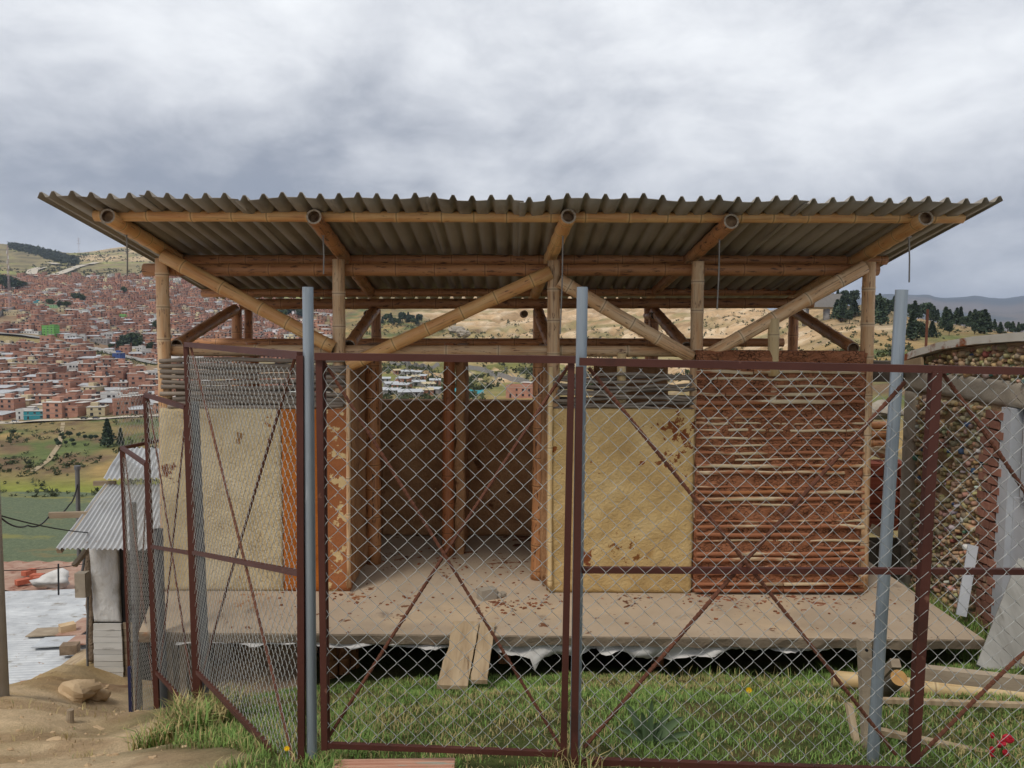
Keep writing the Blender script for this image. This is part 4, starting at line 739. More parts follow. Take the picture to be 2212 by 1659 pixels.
galv(418, 868, 446, 1562, 5.02, 0.033, 'dull grey steel pole backing the tall stepped fence panel', 'galv_dull'); galv(342, 1143, 352, 1520, 5.95, 0.034, 'dull grey steel pole backing the middle stepped panel', 'galv_dull'); galv(286, 1086, 302, 1580, 6.85, 0.032, 'dull grey steel pole backing the lowest stepped panel', 'galv_dull')

# ------------------------------------------------------------------ timber, plants and small things in the yard
def gpt(px, py, d0=2.4, d1=14):
    """the point where a sight line meets the ground"""
    lo = None
    for d in np.linspace(d0, d1, 240):
        p = P(px, py, d)
        if p.z <= Hs(p.x, p.y): return p
    return P(px, py, d1)
b = gpt(1880, 1622); t = P(1866, 1381, b.y + .03); mb = MB(); mb.bar(b - Vector((0, 0, .1)), t, 0.046, 0.04, (0, 1, 0)); tag(link('wooden_stake', mb.data('wooden_stake', 'greywood')), 'upright weathered wooden stake with a drilled hole, beside the leaning pole', 'stake')
o = bpy.data.objects['wooden_stake']; q = P(1867, 1400, b.y); mb = MB(); mb.tube([q + Vector((0, -.026, 0)), q + Vector((0, -.018, 0))], 0.006, 8); link('drill_hole', mb.data('drill_hole', 'black'), o)
mb = MB(); mb.bar(P(1833, 1520, 3.5), gpt(1858, 1618) - Vector((0, 0, .05)), 0.028, 0.02, (0, 1, 0)); tag(link('leaning_stick', mb.data('leaning_stick', 'plank')), 'short thin slat leaning at the foot of the wooden stake', 'stick')
def timber(name, p0, p1, w, h, mat, label, cat='timber'):
    mb = MB(); mb.bar(p0, p1, w, h); return tag(link(name, mb.data(name, mat)), label, cat)
timber('timber_rail', P(1990, 1452, 4.25), P(2420, 1500, 4.05), 0.06, 0.07, 'greywood', 'thick squared timber lying across the grass behind the log')
timber('timber_rail', P(1903, 1470, 4.5), P(1935, 1432, 4.3), 0.05, 0.05, 'greywood', 'short timber end angled up beside the log')
timber('timber_rail', P(1890, 1512, 4.0), P(2420, 1530, 3.9), 0.03, 0.022, 'plank', 'thin straight slat on the grass below the log')
timber('timber_rail', P(1895, 1578, 3.4), P(2420, 1690, 3.2), 0.035, 0.022, 'plank', 'long thin slat sloping away in the grass by the red flower')
bp = thing('bamboo_pole', P(1800, 1480, 4.95), 'pale yellow bamboo pole lying on the grass at the slab corner', 'pole'); bamboo('culm', P(1797, 1466, 4.95), P(2450, 1530, 4.6), 0.052, bp, 'bamboo_cream', 0.5)
LG = thing('log', P(1905, 1510, 4.3), 'short cut log with a bright sawn face propped behind the square fence post', 'log')
e = P(1942, 1464, 4.05); f0 = P(1893, 1512, 4.42); ax = (e - f0).normalized(); mb = MB(); mb.tube([f0, f0.lerp(e, .5), e - ax * .002], [.044, .043, .042], 18, False); part('bark', mb, 'bark', LG, True)
mb = MB(); mb.tube([e - ax * .004, e], .0415, 18, True); part('sawn_face', mb, 'log_end', LG)
# agave
g = gpt(1402, 1612); AG = thing('agave_plant', g, 'small agave with stiff grey-green pointed leaves in the grass behind the fence', 'plant')
for (px, py, w) in ((1354, 1520, .020), (1386, 1538, .018), (1408, 1512, .016), (1446, 1540, .020), (1476, 1548, .026), (1330, 1570, .016), (1500, 1582, .018), (1420, 1560, .018), (1468, 1600, .018), (1372, 1575, .016)):
    t = P(px, py, g.y + random.uniform(-.08, .04)); mb = MB(); b0 = Vector(g) + Vector(((t.x - g.x) * .12, random.uniform(-.02, .02), -.01)); vs = []; n = 8; d = (t - b0); sx = d.cross(Vector((0, 1, 0))).normalized()
    for i in range(n + 1):
        u = i / n; c = b0 + d * u + Vector((0, 0, 0.02 * math.sin(math.pi * u))); ww = w * (0.75 + 0.6 * u) * (1 - u) ** 0.6 + .0008; vs += [c - sx * ww + Vector((0, -.006 * (1 - u), 0)), c + Vector((0, .004, 0)), c + sx * ww + Vector((0, -.006 * (1 - u), 0))]
    mb.add(vs, [(i * 3 + k, i * 3 + k + 1, (i + 1) * 3 + k + 1, (i + 1) * 3 + k) for i in range(n) for k in (0, 1)]); part('leaf', mb, 'agave', AG, True)
def flower(px, py, d, h, r, label, mat='yellow_petal', n=14):
    c = P(px, py, d); g = Hs(c.x, c.y); o = thing('flower', (c.x, c.y, g), label, 'flower'); mb = MB(); mb.tube([(c.x, c.y, g - .02), (c.x + .004, c.y, (g + c.z) / 2), c], .0025, 5); part('stem', mb, 'stem', o); mb = MB()
    for i in range(n):
        a = 2 * math.pi * i / n; t = c + Vector((math.cos(a) * r, -.35 * r + .3 * r * math.sin(a), math.sin(a) * r * .8 + .2 * r)); s = Vector((-math.sin(a), 0, math.cos(a))) * r * .22; mid = c.lerp(t, .6); mb.add([c, mid - s, t, mid + s], [(0, 1, 2, 3)])
    mb.tube([c + Vector((0, -.004, 0)), c + Vector((0, -.01, 0))], r * .3, 8); part('petals', mb, mat, o); return o
q = gpt(1617, 1500); flower(1617, 1491, q.y, .05, .022, 'yellow dandelion in the turf between slab and fence'); flower(620, 1617, 2.9, .05, .012, 'yellow dandelion at the foot of the fence corner')
q = gpt(2165, 1640); fl = thing('flower_clump', q, 'ragged red flower by the fence at the long slat', 'flower'); mb = MB()
for i in range(14):
    c = P(2165 + random.uniform(-26, 26), 1610 + random.uniform(-24, 26), q.y + random.uniform(-.03, .03)); blob(mb, c, random.uniform(.008, .015), i, (random.uniform(.8, 1.8), .5, random.uniform(.5, 1.1)), 8, 6, .3)
struct(part('petals', mb, 'red_petal', fl), 'stuff'); mb = MB(); mb.tube([q - Vector((0, 0, .03)), P(2165, 1612, q.y)], .004, 6); part('stem', mb, 'stem', fl)
q0 = P(700, 1650, 2.78); q1 = P(975, 1652, 2.78); zc = Hs((q0.x + q1.x) / 2, 2.93) - .005; mb = MB(); mb.bar((q0.x, 2.91, zc + .02), (q1.x, 2.93, zc + .018), .11, .05)
for k in range(5): mb.bar((q0.x + .001, 2.865 + .022 * k, zc + .045), (q1.x - .001, 2.885 + .022 * k, zc + .043), .010, .006)
tag(link('clay_tile', mb.data('clay_tile', 'clay_pink')), 'long ribbed pale clay block half sunk in the grass under the gate', 'tile')
# rocks, stump and rubble
def rock(px, py, d, r, sq, label, seed, mat='rock', name='rock'):
    c = P(px, py, d); mb = MB(); blob(mb, c, r, seed, sq, 14, 10, .22); me = mb.data(name, mat, False); return tag(link(name, me), label, 'rock')
_g = gpt(162, 1516)
rock(166, 1494, _g.y + .1, .15, (1.15, .9, .62), 'big pale sandstone boulder beside the footing of the white shed', 2); rock(214, 1502, _g.y + .25, .075, (1.1, .9, .75), 'smaller pale stone wedged between boulder and shed footing', 5)
for i, (px, py, l) in enumerate(((208, 1575, 'reddish flat stone on the bare earth slope'), (122, 1600, 'small flat stone low on the bare earth slope'))):
    g = gpt(px, py); mb = MB(); blob(mb, g, .04, i + 20, (1.6, 1, .4), 8, 6); tag(link('stone', mb.data('stone', 'rock')), l, 'stone')
g = gpt(152, 1562); mb = MB(); mb.tube([g - Vector((0, 0, .1)), g + Vector((0, 0, .05)), g + Vector((.004, 0, .10))], [.026, .025, .023], 10); tag(link('wooden_stump', mb.data('wooden_stump', 'greywood', False)), 'short sawn wooden stump standing in the bare earth', 'stump')
def bank():
    n, m = 60, 30; x0, x1 = P(450, 1450, 6.3).x, P(690, 1450, 6.4).x; vs = []
    for j in range(m + 1):
        for i in range(n + 1):
            u, v = i / n, j / m; x = x0 + (x1 - x0) * u; y = 6.12 + 0.45 * v + 0.3 * (float(fbm(x * 4, v * 3, 4, 12)) - .5); z = Hs(x, y) - .03 + (ZS - .09 - Hs(x, y)) * v ** 0.8 * (0.75 + .5 * float(fbm(x * 3 + 5, v * 2, 3, 15))) + 0.10 * (float(fbm(x * 9, v * 7, 4, 13)) - .5); vs.append((x, y, min(z, ZS - .088)))
    mb = MB(); mb.add(vs, [(j * (n + 1) + i, j * (n + 1) + i + 1, (j + 1) * (n + 1) + i + 1, (j + 1) * (n + 1) + i) for j in range(m) for i in range(n)]); struct(link('earth_bank', mb.data('earth_bank', 'greyrock', True)))
    rs = random.Random(4)
    for k in range(16):
        px, py = rs.uniform(470, 660), rs.uniform(1420, 1560); d = 6.15 + (1560 - py) / 140 * .3; q = P(px, py, d); mb = MB(); blob(mb, q, rs.uniform(.04, .09), k + 40, (1.2, .8, .75), 9, 7, .3); tag(link('rubble_stone', mb.data('rubble_stone', 'greyrock')), 'dark rubble stone in the earth bank under the slab corner', 'stone', 'rubble under the slab')
bank()

# ------------------------------------------------------------------ the white shed on the left
def corr_sheet(a, b, c, d, nw, amp, mat, nseg=6, seed=0):
    """corrugated sheet over the quad a b c d (a-b eave, d-c ridge), nw waves"""
    a, b, c, d = map(Vector, (a, b, c, d)); n = (b - a).cross(d - a).normalized(); mb = MB(); nu = nw * 8
    def fn(u, v): p = a * ((1 - u) * (1 - v)) + b * (u * (1 - v)) + c * (u * v) + d * ((1 - u) * v); return p + n * (amp * math.sin(2 * math.pi * nw * u) + .006 * math.sin(v * 9 + seed + u * 5))
    mb.grid(fn, nu, nseg); return mb
SH = thing('white_shed', P(235, 1490, 8.3), 'whitewashed shed with a pale corrugated roof standing beside the bamboo house', 'shed')
e0, e1 = P(120, 1186, 7.8), P(372, 1186, 7.8); m0, m1 = P(226, 1046, 8.72), P(404, 1046, 8.72); r0, r1 = P(222, 1040, 8.66), P(404, 1040, 8.66); t0, t1 = P(262, 968, 9.2), P(430, 968, 9.2)
me = corr_sheet(e0, e1, m1, m0, 22, .013, 'zinc', seed=1); part('roof_sheet', me, 'zinc', SH, True); part('roof_sheet', corr_sheet(r0 + Vector((0, 0, .03)), r1 + Vector((0, 0, .03)), t1, t0, 16, .013, 'zinc', seed=4), 'zinc', SH, True)
mb = MB(); mb.bar(e0 + Vector((.02, .02, -.03)), m0 + Vector((.02, 0, -.03)), .05, .05); part('roof_purlin', mb, 'greywood', SH)
mb = MB(); mb.bar(P(106, 1113, 8.2), P(190, 1111, 8.3), .05, .06); part('roof_arm', mb, 'greywood', SH); mb = MB(); mb.bar(P(203, 1044, 8.75), P(250, 1044, 8.75), .04, .05); part('roof_arm', mb, 'greywood', SH)
mb = MB(); mb.bar(P(160, 1222, 7.95), P(186, 1190, 8.1), .05, .04); part('roof_arm', mb, 'greywood', SH)
dS = 8.3; zt = P(235, 1178, dS).z; zm = P(235, 1346, dS).z; zb_ = P(235, 1478, dS).z
def xs(px): return P(px, 1330, dS).x
rough_wall('paper_wall', (xs(199), dS, zm), (xs(258), dS, zm), (xs(256), dS, zt), (xs(195), dS, zt), .05, 'whitepaper', SH, nu=24, nv=40, amp=.02, fr=4, seed=3)
rs = random.Random(2); zz_ = zm - .002; i = 0
while zz_ > zb_ + .02:
    hgt_ = rs.uniform(.055, .075); x0 = xs(201 + rs.uniform(-1, 1)); x1 = xs(263 + rs.uniform(-1.5, 1.5)); part('wall_board', MB().box(((x0 + x1) / 2, dS - .004 * (i % 2), zz_ - hgt_ / 2), (x1 - x0, .022, hgt_ - .004), Matrix.Rotation(rs.uniform(-.01, .012), 3, 'Y')), 'whiteboard', SH)
    x2 = xs(281 + rs.uniform(-2, 3)); part('wall_board', MB().box(((x1 + x2) / 2 + .004, dS + .03, zz_ - hgt_ / 2), (x2 - x1, .022, hgt_ - .004)), 'greywood', SH); zz_ -= hgt_; i += 1
part('painted_dark_interior', MB().box(((xs(258) + xs(400)) / 2, dS + .06, (zt + zb_) / 2), (xs(400) - xs(258), .02, zt - zb_)), 'black', SH)  # black panels paint the darkness of the shed's opening and interior
part('painted_dark_interior', MB().box(((xs(207) + xs(262)) / 2, dS + .5, (zt + zb_) / 2), (xs(262) - xs(207), .85, zt - zb_ + .02)), 'black', SH)
xq = lambda px: P(px, 1290, dS + .10).x
rough_wall('stone_pillar', (xq(183), dS + .10, P(190, 1372, dS).z - .35), (xq(199), dS + .10, P(190, 1372, dS).z - .35), (xq(199), dS + .10, zt), (xq(183), dS + .10, zt), .2, 'adobe', SH, nu=14, nv=50, amp=.02, fr=14, seed=8)
rough_wall('footing', (xs(203), dS - .03, P(235, 1512, dS).z - .12), (xs(272), dS - .03, P(235, 1512, dS).z - .12), (xs(270), dS - .03, P(235, 1486, dS).z), (xs(203), dS - .03, P(235, 1486, dS).z), .3, 'concrete', SH, nu=20, nv=10, amp=.01, seed=3)
mb = MB(); blob(mb, P(209, 1483, dS), .035, 2); blob(mb, P(225, 1484, dS + .05), .03, 3); part('packing_stone', mb, 'rock', SH)
mb = MB(); mb.box(P(178, 1262, 8.25), (.11, .1, .26)); part('meter_box', mb, 'concrete', SH)
mb = MB(); mb.tube([P(190, 1280, 8.28), P(188, 1400, 8.28), P(188, 1400, 8.28) - Vector((0, 0, .3))], .012, 7); mb.tube([P(177, 1240, 8.3), P(181, 1215, 8.3), P(183, 1190, 8.3)], .014, 7); part('conduit', mb, 'galv_dull', SH)
mb = MB(); mb.tube([P(171, 1200, 8.7), P(167, 1012, 8.7)], .024, 10); mb.tube([P(167, 1014, 8.7), P(167, 1006, 8.7)], .034, 10); part('service_mast', mb, 'galv_dull', SH)
def cable(name, pts, sag, r, label, n=20):
    out = []
    for a, b in zip(pts, pts[1:]):
        for i in range(n + 1): t = i / n; p = Vector(a).lerp(Vector(b), t); p.z -= sag * 4 * t * (1 - t); out.append(p)
    mb = MB(); mb.tube(out, r, 5); return tag(link(name, mb.data(name, 'cable')), label, 'cable')
cable('service_cable', [P(169, 1040, 8.7), P(150, 1090, 8.5), P(106, 1115, 8.2), P(60, 1135, 7.6), P(-5, 1112, 6.3)], .05, .008, 'black service cable sagging from the shed mast to the concrete pole')
cable('service_cable', [P(-5, 1112, 6.3), P(215, 1152, 8.3)], .03, .006, 'taut cable running from the concrete pole to the shed roof')
cable('service_cable', [P(-5, 1232, 6.3), P(180, 1218, 8.2)], .02, .004, 'thin pale wire running below the shed eave')
CP = P(2, 1500, 6.05); mb = MB(); mb.tube([(CP.x - .03, 6.05, CP.z - .5), (CP.x - .03, 6.05, 0), (CP.x - .035, 6.05, 6.5)], [.085, .08, .06], 16); tag(link('concrete_pole', mb.data('concrete_pole', 'pole', True)), 'tall grey concrete utility pole at the edge of the earth slope', 'pole')

# lower sheds with tin roofs below the brow
T1 = thing('tin_roof_shed', (-12.5, 20, -12.5), 'low building below the brow with a broad white corrugated roof', 'shed')
def tz(d): return -8.5 - (d - 15.5) * 0.088
def tq(px0, px1, d): return P(px0, 1400, d).x, P(px1, 1400, d).x
for k in range(8):
    d0, d1 = 14.0 + k * 1.75, 15.85 + k * 1.75; xa, xb = -22.0 + .1 * k, -8.2 - .05 * k; t = MB()
    def fn(u, v, d0=d0, d1=d1, xa=xa, xb=xb): d = d0 + (d1 - d0) * v + (u - .5) * 2.2; return Vector((xa + (xb - xa) * u, d, tz(d) + .014 * (1 - v) + .034 * math.sin(2 * math.pi * 9 * v)))
    t.grid(fn, 6, 72); part('roof_sheet', t, 'zinc', T1, True)
part('wall', MB().box((-12, 18.8, -11.2), (6.4, 7.5, 3.4)), 'wall_brick', T1)
for k, (pa, pb, py, d, dep, m, rz) in enumerate(((70, 152, 1338, 22.6, .8, 'greywood', .16), (84, 152, 1356, 21.6, .9, 'zinc', .16), (150, 200, 1332, 23.0, 1.8, 'zinc_rust', .1), (154, 200, 1380, 20.2, 1.3, 'plank', .12), (152, 200, 1352, 21.6, .9, 'zinc_rust', .14))):
    x0, x1 = P(pa, py, d).x, P(pb, py, d).x; part('patch_sheet', MB().box(((x0 + x1) / 2, d, tz(d) + .10 + .02 * k), (x1 - x0, dep, .03), Matrix.Rotation(rz, 3, 'Z') @ Matrix.Rotation(-.088, 3, 'X')), m, T1)
def rest(name, px, py, d, sz, mat, label, cat, rot=.4, lz=.05): p = P(px, py, d); mb = MB(); mb.box((p.x, d, tz(d) + lz + sz[2] / 2 + .02), sz, Matrix.Rotation(rot, 3, 'Z')); return tag(link(name, mb.data(name, mat)), label, cat)
rest('brick', 60, 1420, 18.4, (.36, .16, .12), 'clay', 'single red brick weighing down the broad white tin roof', 'brick'); rest('stone', 145, 1345, 22.5, (.4, .3, .22), 'rock', 'brown stone weighing down the rusty roof patch', 'stone', .7, .12); rest('stone', 150, 1372, 20.6, (.42, .3, .25), 'greyrock', 'dark stone at the edge of the rusty roof patch', 'stone', .2, .12)
mb = MB(); mb.tube([P(127, 1345, 27.0), P(126, 1218, 27.0)], .03, 6); tag(link('thin_mast', mb.data('thin_mast', 'cable')), 'thin dark antenna mast rising from the low roofs below the brow', 'mast')
T2 = thing('tin_roof_shed', (-15, 29, -13), 'further low building whose patched roof carries orange bricks and a white bundle', 'shed'); t = MB(); t.grid(lambda u, v: Vector((-22 + 9.5 * u, 28.2 + 5 * v, -9.75 - v * .45 + .03 * math.sin(u * 70))), 90, 4); part('roof_sheet', t, 'zinc_rust', T2, True); part('wall', MB().box((-17.2, 30.8, -12.0), (8.4, 4.6, 3.6)), 'wall_brick', T2)
for k, (px, d) in enumerate(((84, 29.8), (90, 29.4), (95, 29.0), (52, 29.0), (66, 30.5))):
    p = P(px, 1330, d); mb = MB(); mb.box((p.x, d, -9.75 - (d - 28.2) * .09 + .15), (.45, .26, .18), Matrix.Rotation(.3 * k, 3, 'Z')); tag(link('clay_block', mb.data('clay_block', 'clay')), 'orange hollow clay block on the patched far roof', 'block', 'blocks on the patched roof')
mb = MB(); q = P(118, 1325, 28.6); blob(mb, (q.x, q.y, -9.5), .36, 6, (1.7, 1, .8), 14, 9, .45); tag(link('white_bundle', mb.data('white_bundle', 'plastic', True)), 'white tarpaulin bundle lying on the edge of the patched roof', 'bundle')

# ------------------------------------------------------------------ the bottle-wall hut on the right
BX = 4.12; BH = thing('bottle_hut', (BX, 7.2, -2.7), 'hut with a wall of mud-set bottles, concrete beam and rusty arched roof rim', 'hut')
def zwall(d, py_at): return py_at
zbt, zbb = -0.46, -0.67         # concrete beam top and bottom
dF, dN = 8.07, 6.72
rough_wall('bottle_wall', (BX, dF, -2.95), (BX, dN - .25, -2.95), (BX, dN - .25, zbb), (BX, dF, zbb), .3, 'mortar', BH, nu=70, nv=70, amp=.02, seed=4)
arc = [(8.75, -.60), (8.45, -.44), (8.1, -.33), (7.6, -.235), (7.0, -.165), (6.4, -.125), (5.6, -.11), (4.8, -.14), (4.2, -.2)]
def az(d): return float(np.interp(-d, [-a for a, _ in arc], [b for _, b in arc]))
n = 40; vs = []
for i in range(n + 1):
    d = 8.45 + (4.3 - 8.45) * i / n; vs += [(BX + .02, d, zbt), (BX + .02, d, az(d) - .005), (BX + .25, d, zbt), (BX + .25, d, az(d) - .005)]
mb = MB(); mb.add(vs, [(i * 4, (i + 1) * 4, (i + 1) * 4 + 1, i * 4 + 1) for i in range(n)] + [(i * 4 + 3, (i + 1) * 4 + 3, (i + 1) * 4 + 2, i * 4 + 2) for i in range(n)]); part('gable', mb, 'mortar', BH)
rough_wall('concrete_beam', (BX - .03, 8.36, zbb), (BX - .03, 4.3, zbb), (BX - .03, 4.3, zbt), (BX - .03, 8.36, zbt), .3, 'concrete', BH, nu=90, nv=10, amp=.012, seed=5)
part('dark_beam', MB().box((BX - .12, 8.62, -.50), (.75, .2, .22)), 'darkconcrete', BH)
rough_wall('concrete_column', (BX - .02, 8.34, -2.95), (BX - .02, 8.08, -2.95), (BX - .02, 8.08, zbb + .001), (BX - .02, 8.34, zbb + .001), .25, 'concrete', BH, nu=14, nv=60, amp=.01, seed=6)
vs = []
for d, z in arc: vs += [(BX - .07, d, z), (BX - .07, d, z + .07), (BX + .9, d, z + .075), (BX + .9, d, z)]
mb = MB(); mb.add(vs, [(i * 4 + k, i * 4 + (k + 1) % 4, (i + 1) * 4 + (k + 1) % 4, (i + 1) * 4 + k) for i in range(len(arc) - 1) for k in range(4)]); part('roof_rim', mb, 'rimpaint', BH)
part('eave_board', MB().bar((BX - .06, 8.72, -.50), (BX - .06, 7.9, -.36), .03, .09), 'plank', BH)
def bottles():
    V = []; Fq = []; Cc = []; rs = random.Random(11); pal = [lin(168, 142, 108), lin(182, 156, 118), lin(154, 130, 100), lin(190, 168, 134), lin(140, 118, 92), lin(162, 142, 116)]; acc = [lin(70, 86, 116), lin(140, 84, 74), lin(86, 116, 98), lin(206, 204, 200), lin(176, 172, 166), lin(196, 190, 180)]
    rows = []
    z = -2.75
    while z < zbb - .03: rows.append((z, dF - .02, 6.86, BX - .01, 0)); z += .046
    z = zbt + .03
    while z < -.12: rows.append((z, 8.3, 4.4, BX + .01, 1)); z += .044
    for (z, d0, d1, x, top) in rows:
        d = d0 - rs.uniform(0, .04)
        while d > d1:
            d -= rs.uniform(.036, .05)
            zz2 = z + rs.uniform(-.012, .012) + .012 * math.sin(d * 5 + z * 3)
            if top and zz2 > az(d) - .035: continue
            if not top and float(vnoise(np.array(d * 5), np.array(z * 7), 6)) < .24: continue
            r = rs.choice((.014, .018, .021, .026)) * rs.uniform(.85, 1.15); out = rs.uniform(.01, .06); c = Vector((x, d, zz2)); tilt = Vector((0, rs.uniform(-.25, .25), rs.uniform(-.35, .1))); ax = (Vector((-1, 0, 0)) + tilt).normalized(); e = c + ax * out; o = len(V); k = 7; u = ax.orthogonal().normalized(); w = ax.cross(u)
            for cc, rr in ((c + ax * -.02, r * 1.15), (e - ax * .008, r), (e, r * .72)):
                for q in range(k): a = 2 * math.pi * q / k; V.append(cc + (u * math.cos(a) + w * math.sin(a)) * rr)
            V.append(e + ax * .002); col = acc[rs.randrange(6)] if rs.random() < (.035 if top else .045) else pal[rs.randrange(6)]; col = tuple(x_ * rs.uniform(.8, 1.15) for x_ in col); Cc += [col] * (3 * k + 1)
            for l in range(2):
                for q in range(k): q2 = (q + 1) % k; Fq += [(o + l * k + q, o + l * k + q2, o + (l + 1) * k + q2), (o + l * k + q, o + (l + 1) * k + q2, o + (l + 1) * k + q)]
            for q in range(k): Fq.append((o + 2 * k + q, o + 2 * k + (q + 1) % k, o + 3 * k))
    o = link('bottle_ends', np_mesh('bottle_ends', [tuple(v) for v in V], Fq, 'bottle', True, np.array(Cc)), BH); struct(o, 'stuff')
bottles()
JB = rough_wall('brick_jamb', (BX - .005, 6.88, -2.95), (BX - .005, 6.60, -2.95), (BX - .005, 6.60, zbb), (BX - .005, 6.88, zbb), .28, 'mortar', BH, nu=12, nv=60, amp=.02, seed=7)
rs = random.Random(9)
for k in range(24):
    z = -2.55 + k * .078; off = (k % 2) * .06
    for y0 in (6.86 - off, 6.86 - off - .135):
        mb = MB(); L_ = rs.uniform(.105, .125); mb.box((BX - .03, y0 - L_ / 2, z + rs.uniform(-.005, .005)), (.06 + rs.uniform(0, .02), L_, .063), Matrix.Rotation(rs.uniform(-.06, .06), 3, 'X')); link('brick', mb.data('brick', 'oldbrick'), JB)
FR = part('door_frame', MB().box((BX - .01, 6.52, -1.75), (.1, .13, 2.15)), 'frame_grey', BH)
part('door_panel', MB().box((BX + .02, 5.95, -2.1), (.05, 1.0, 1.4)), 'frame_grey', BH)
wn = part('window_frame', MB().box((BX + .0, 6.30, -1.02), (.08, .05, .70)).box((BX + .0, 5.6, -1.02), (.08, .05, .70)).box((BX, 5.95, -1.36), (.08, .66, .05)).box((BX, 5.95, -1.02), (.06, .66, .03)).box((BX, 5.95, -.69), (.08, .75, .04)), 'frame_grey', BH)
link('pane', MB().box((BX + .03, 5.95, -1.02), (.01, .66, .6)).data('pane', 'pane'), wn)
rough_wall('end_plaster', (BX, 5.42, -2.95), (BX, 4.3, -2.95), (BX, 4.3, zbb), (BX, 5.42, zbb), .25, 'concrete', BH, nu=20, nv=30)
part('rear_body', MB().box((BX + 1.4, 6.25, -1.75), (2.2, 3.9, 2.3)), 'concrete', BH)
# leaning boards
def board(name, a, b, w, th, mat, label, face=(-1, -.5, 0)):
    a = Vector(a); b = Vector(b); z = (b - a).normalized(); nrm = Vector(face); nrm = (nrm - z * nrm.dot(z)).normalized(); x = z.cross(nrm); M = Matrix((x, z, nrm)).transposed(); mb = MB(); mb.box((a + b) / 2, (w, (b - a).length, th), M); return tag(link(name, mb.data(name, mat)), label, 'board')
board('leaning_board', P(2076, 1330, 6.62), P(2102, 1178, 6.75), .08, .02, 'frame_grey', 'narrow pale grey plank leaning upright against the bottle wall', (-.3, -1, 0))
a = P(2140, 1470, 5.6); bb = P(2235, 1235, 6.1); board('leaning_board', Vector((a.x + .12, a.y, a.z)), Vector((bb.x + .10, bb.y, bb.z)), 0.42, .03, 'panel', 'wide weathered grey panel leaning against the hut doorway', (-.55, -1, .2))
a = P(2225, 1480, 5.2); bb = P(2290, 1270, 5.9); board('leaning_board', a + Vector((.2, 0, 0)), bb + Vector((.2, 0, 0)), .5, .03, 'greywood', 'second dark weathered panel behind the wide grey one at the hut', (-.55, -1, .2))
RS = thing('rusty_post', P(2000, 760, 9.4), 'thin rusty steel post standing behind the arched hut roof', 'post'); part('steel_bar', MB().bar((P(2001, 700, 9.4).x, 9.4, -2.6), P(2004, 668, 9.4), .022, .022, (0, 1, 0)), 'rebar', RS)
# things stacked in the gap between house and hut
for k, (y, r) in enumerate(((918, .05), (938, .055), (958, .06))):
    bq = thing('stacked_pole', P(1895, y, 9.3 + .05 * k), ('top', 'middle', 'bottom')[k] + ' brown pole of the stack in the gap beside the mud wall', 'pole'); bamboo('culm', P(1850, y + 2, 9.5), P(1935, y, 9.3), r, bq, 'bamboo_dark', 0.6)
rock(1900, 975, 9.2, .09, (1.5, 1, .7), 'pale stone on the brick pile in the gap beside the mud wall', 12)
rock(1905, 888, 10.5, .2, (1.3, 1, .6), 'grey boulder beyond the pole stack in the gap', 14, 'concrete')
for r_ in range(5):
    for c_ in range(3):
        p = P(1880 + c_ * 32, 1010 + r_ * 29, 9.1); mb = MB(); mb.box(p, (.155, .3, .14), Matrix.Rotation(random.uniform(-.06, .06), 3, 'Z'))
        for g_ in range(3): mb.box(p + Vector((0, -.152, -.045 + .045 * g_)), (.15, .012, .012))
        tag(link('clay_brick', mb.data('clay_brick', 'clay')), 'red hollow clay brick in the pile beside the mud wall', 'brick', 'brick pile in the gap')
part('brick_core', MB().box(P(1915, 1190, 9.3), (.5, .3, .5)), 'dark', RS) if False else None
CR = thing('planter_crate', P(1920, 1240, 8.4), 'brown wooden crate standing on the ground beside the slab end', 'crate')
for dx, dy, sx, sy in ((0, -.15, .42, .02), (0, .15, .42, .02), (-.21, 0, .02, .3), (.21, 0, .02, .3)): q = P(1922, 1205, 8.4); part('side_board', MB().box((q.x + dx, 8.4 + dy, q.z), (sx, sy, .36)), 'bark', CR)
board('leaning_board', P(1880, 1140, 8.6), P(1928, 1160, 8.5), .10, .02, 'plank', 'pale offcut board lying on the crate beside the mud wall', (0, -1, .5))

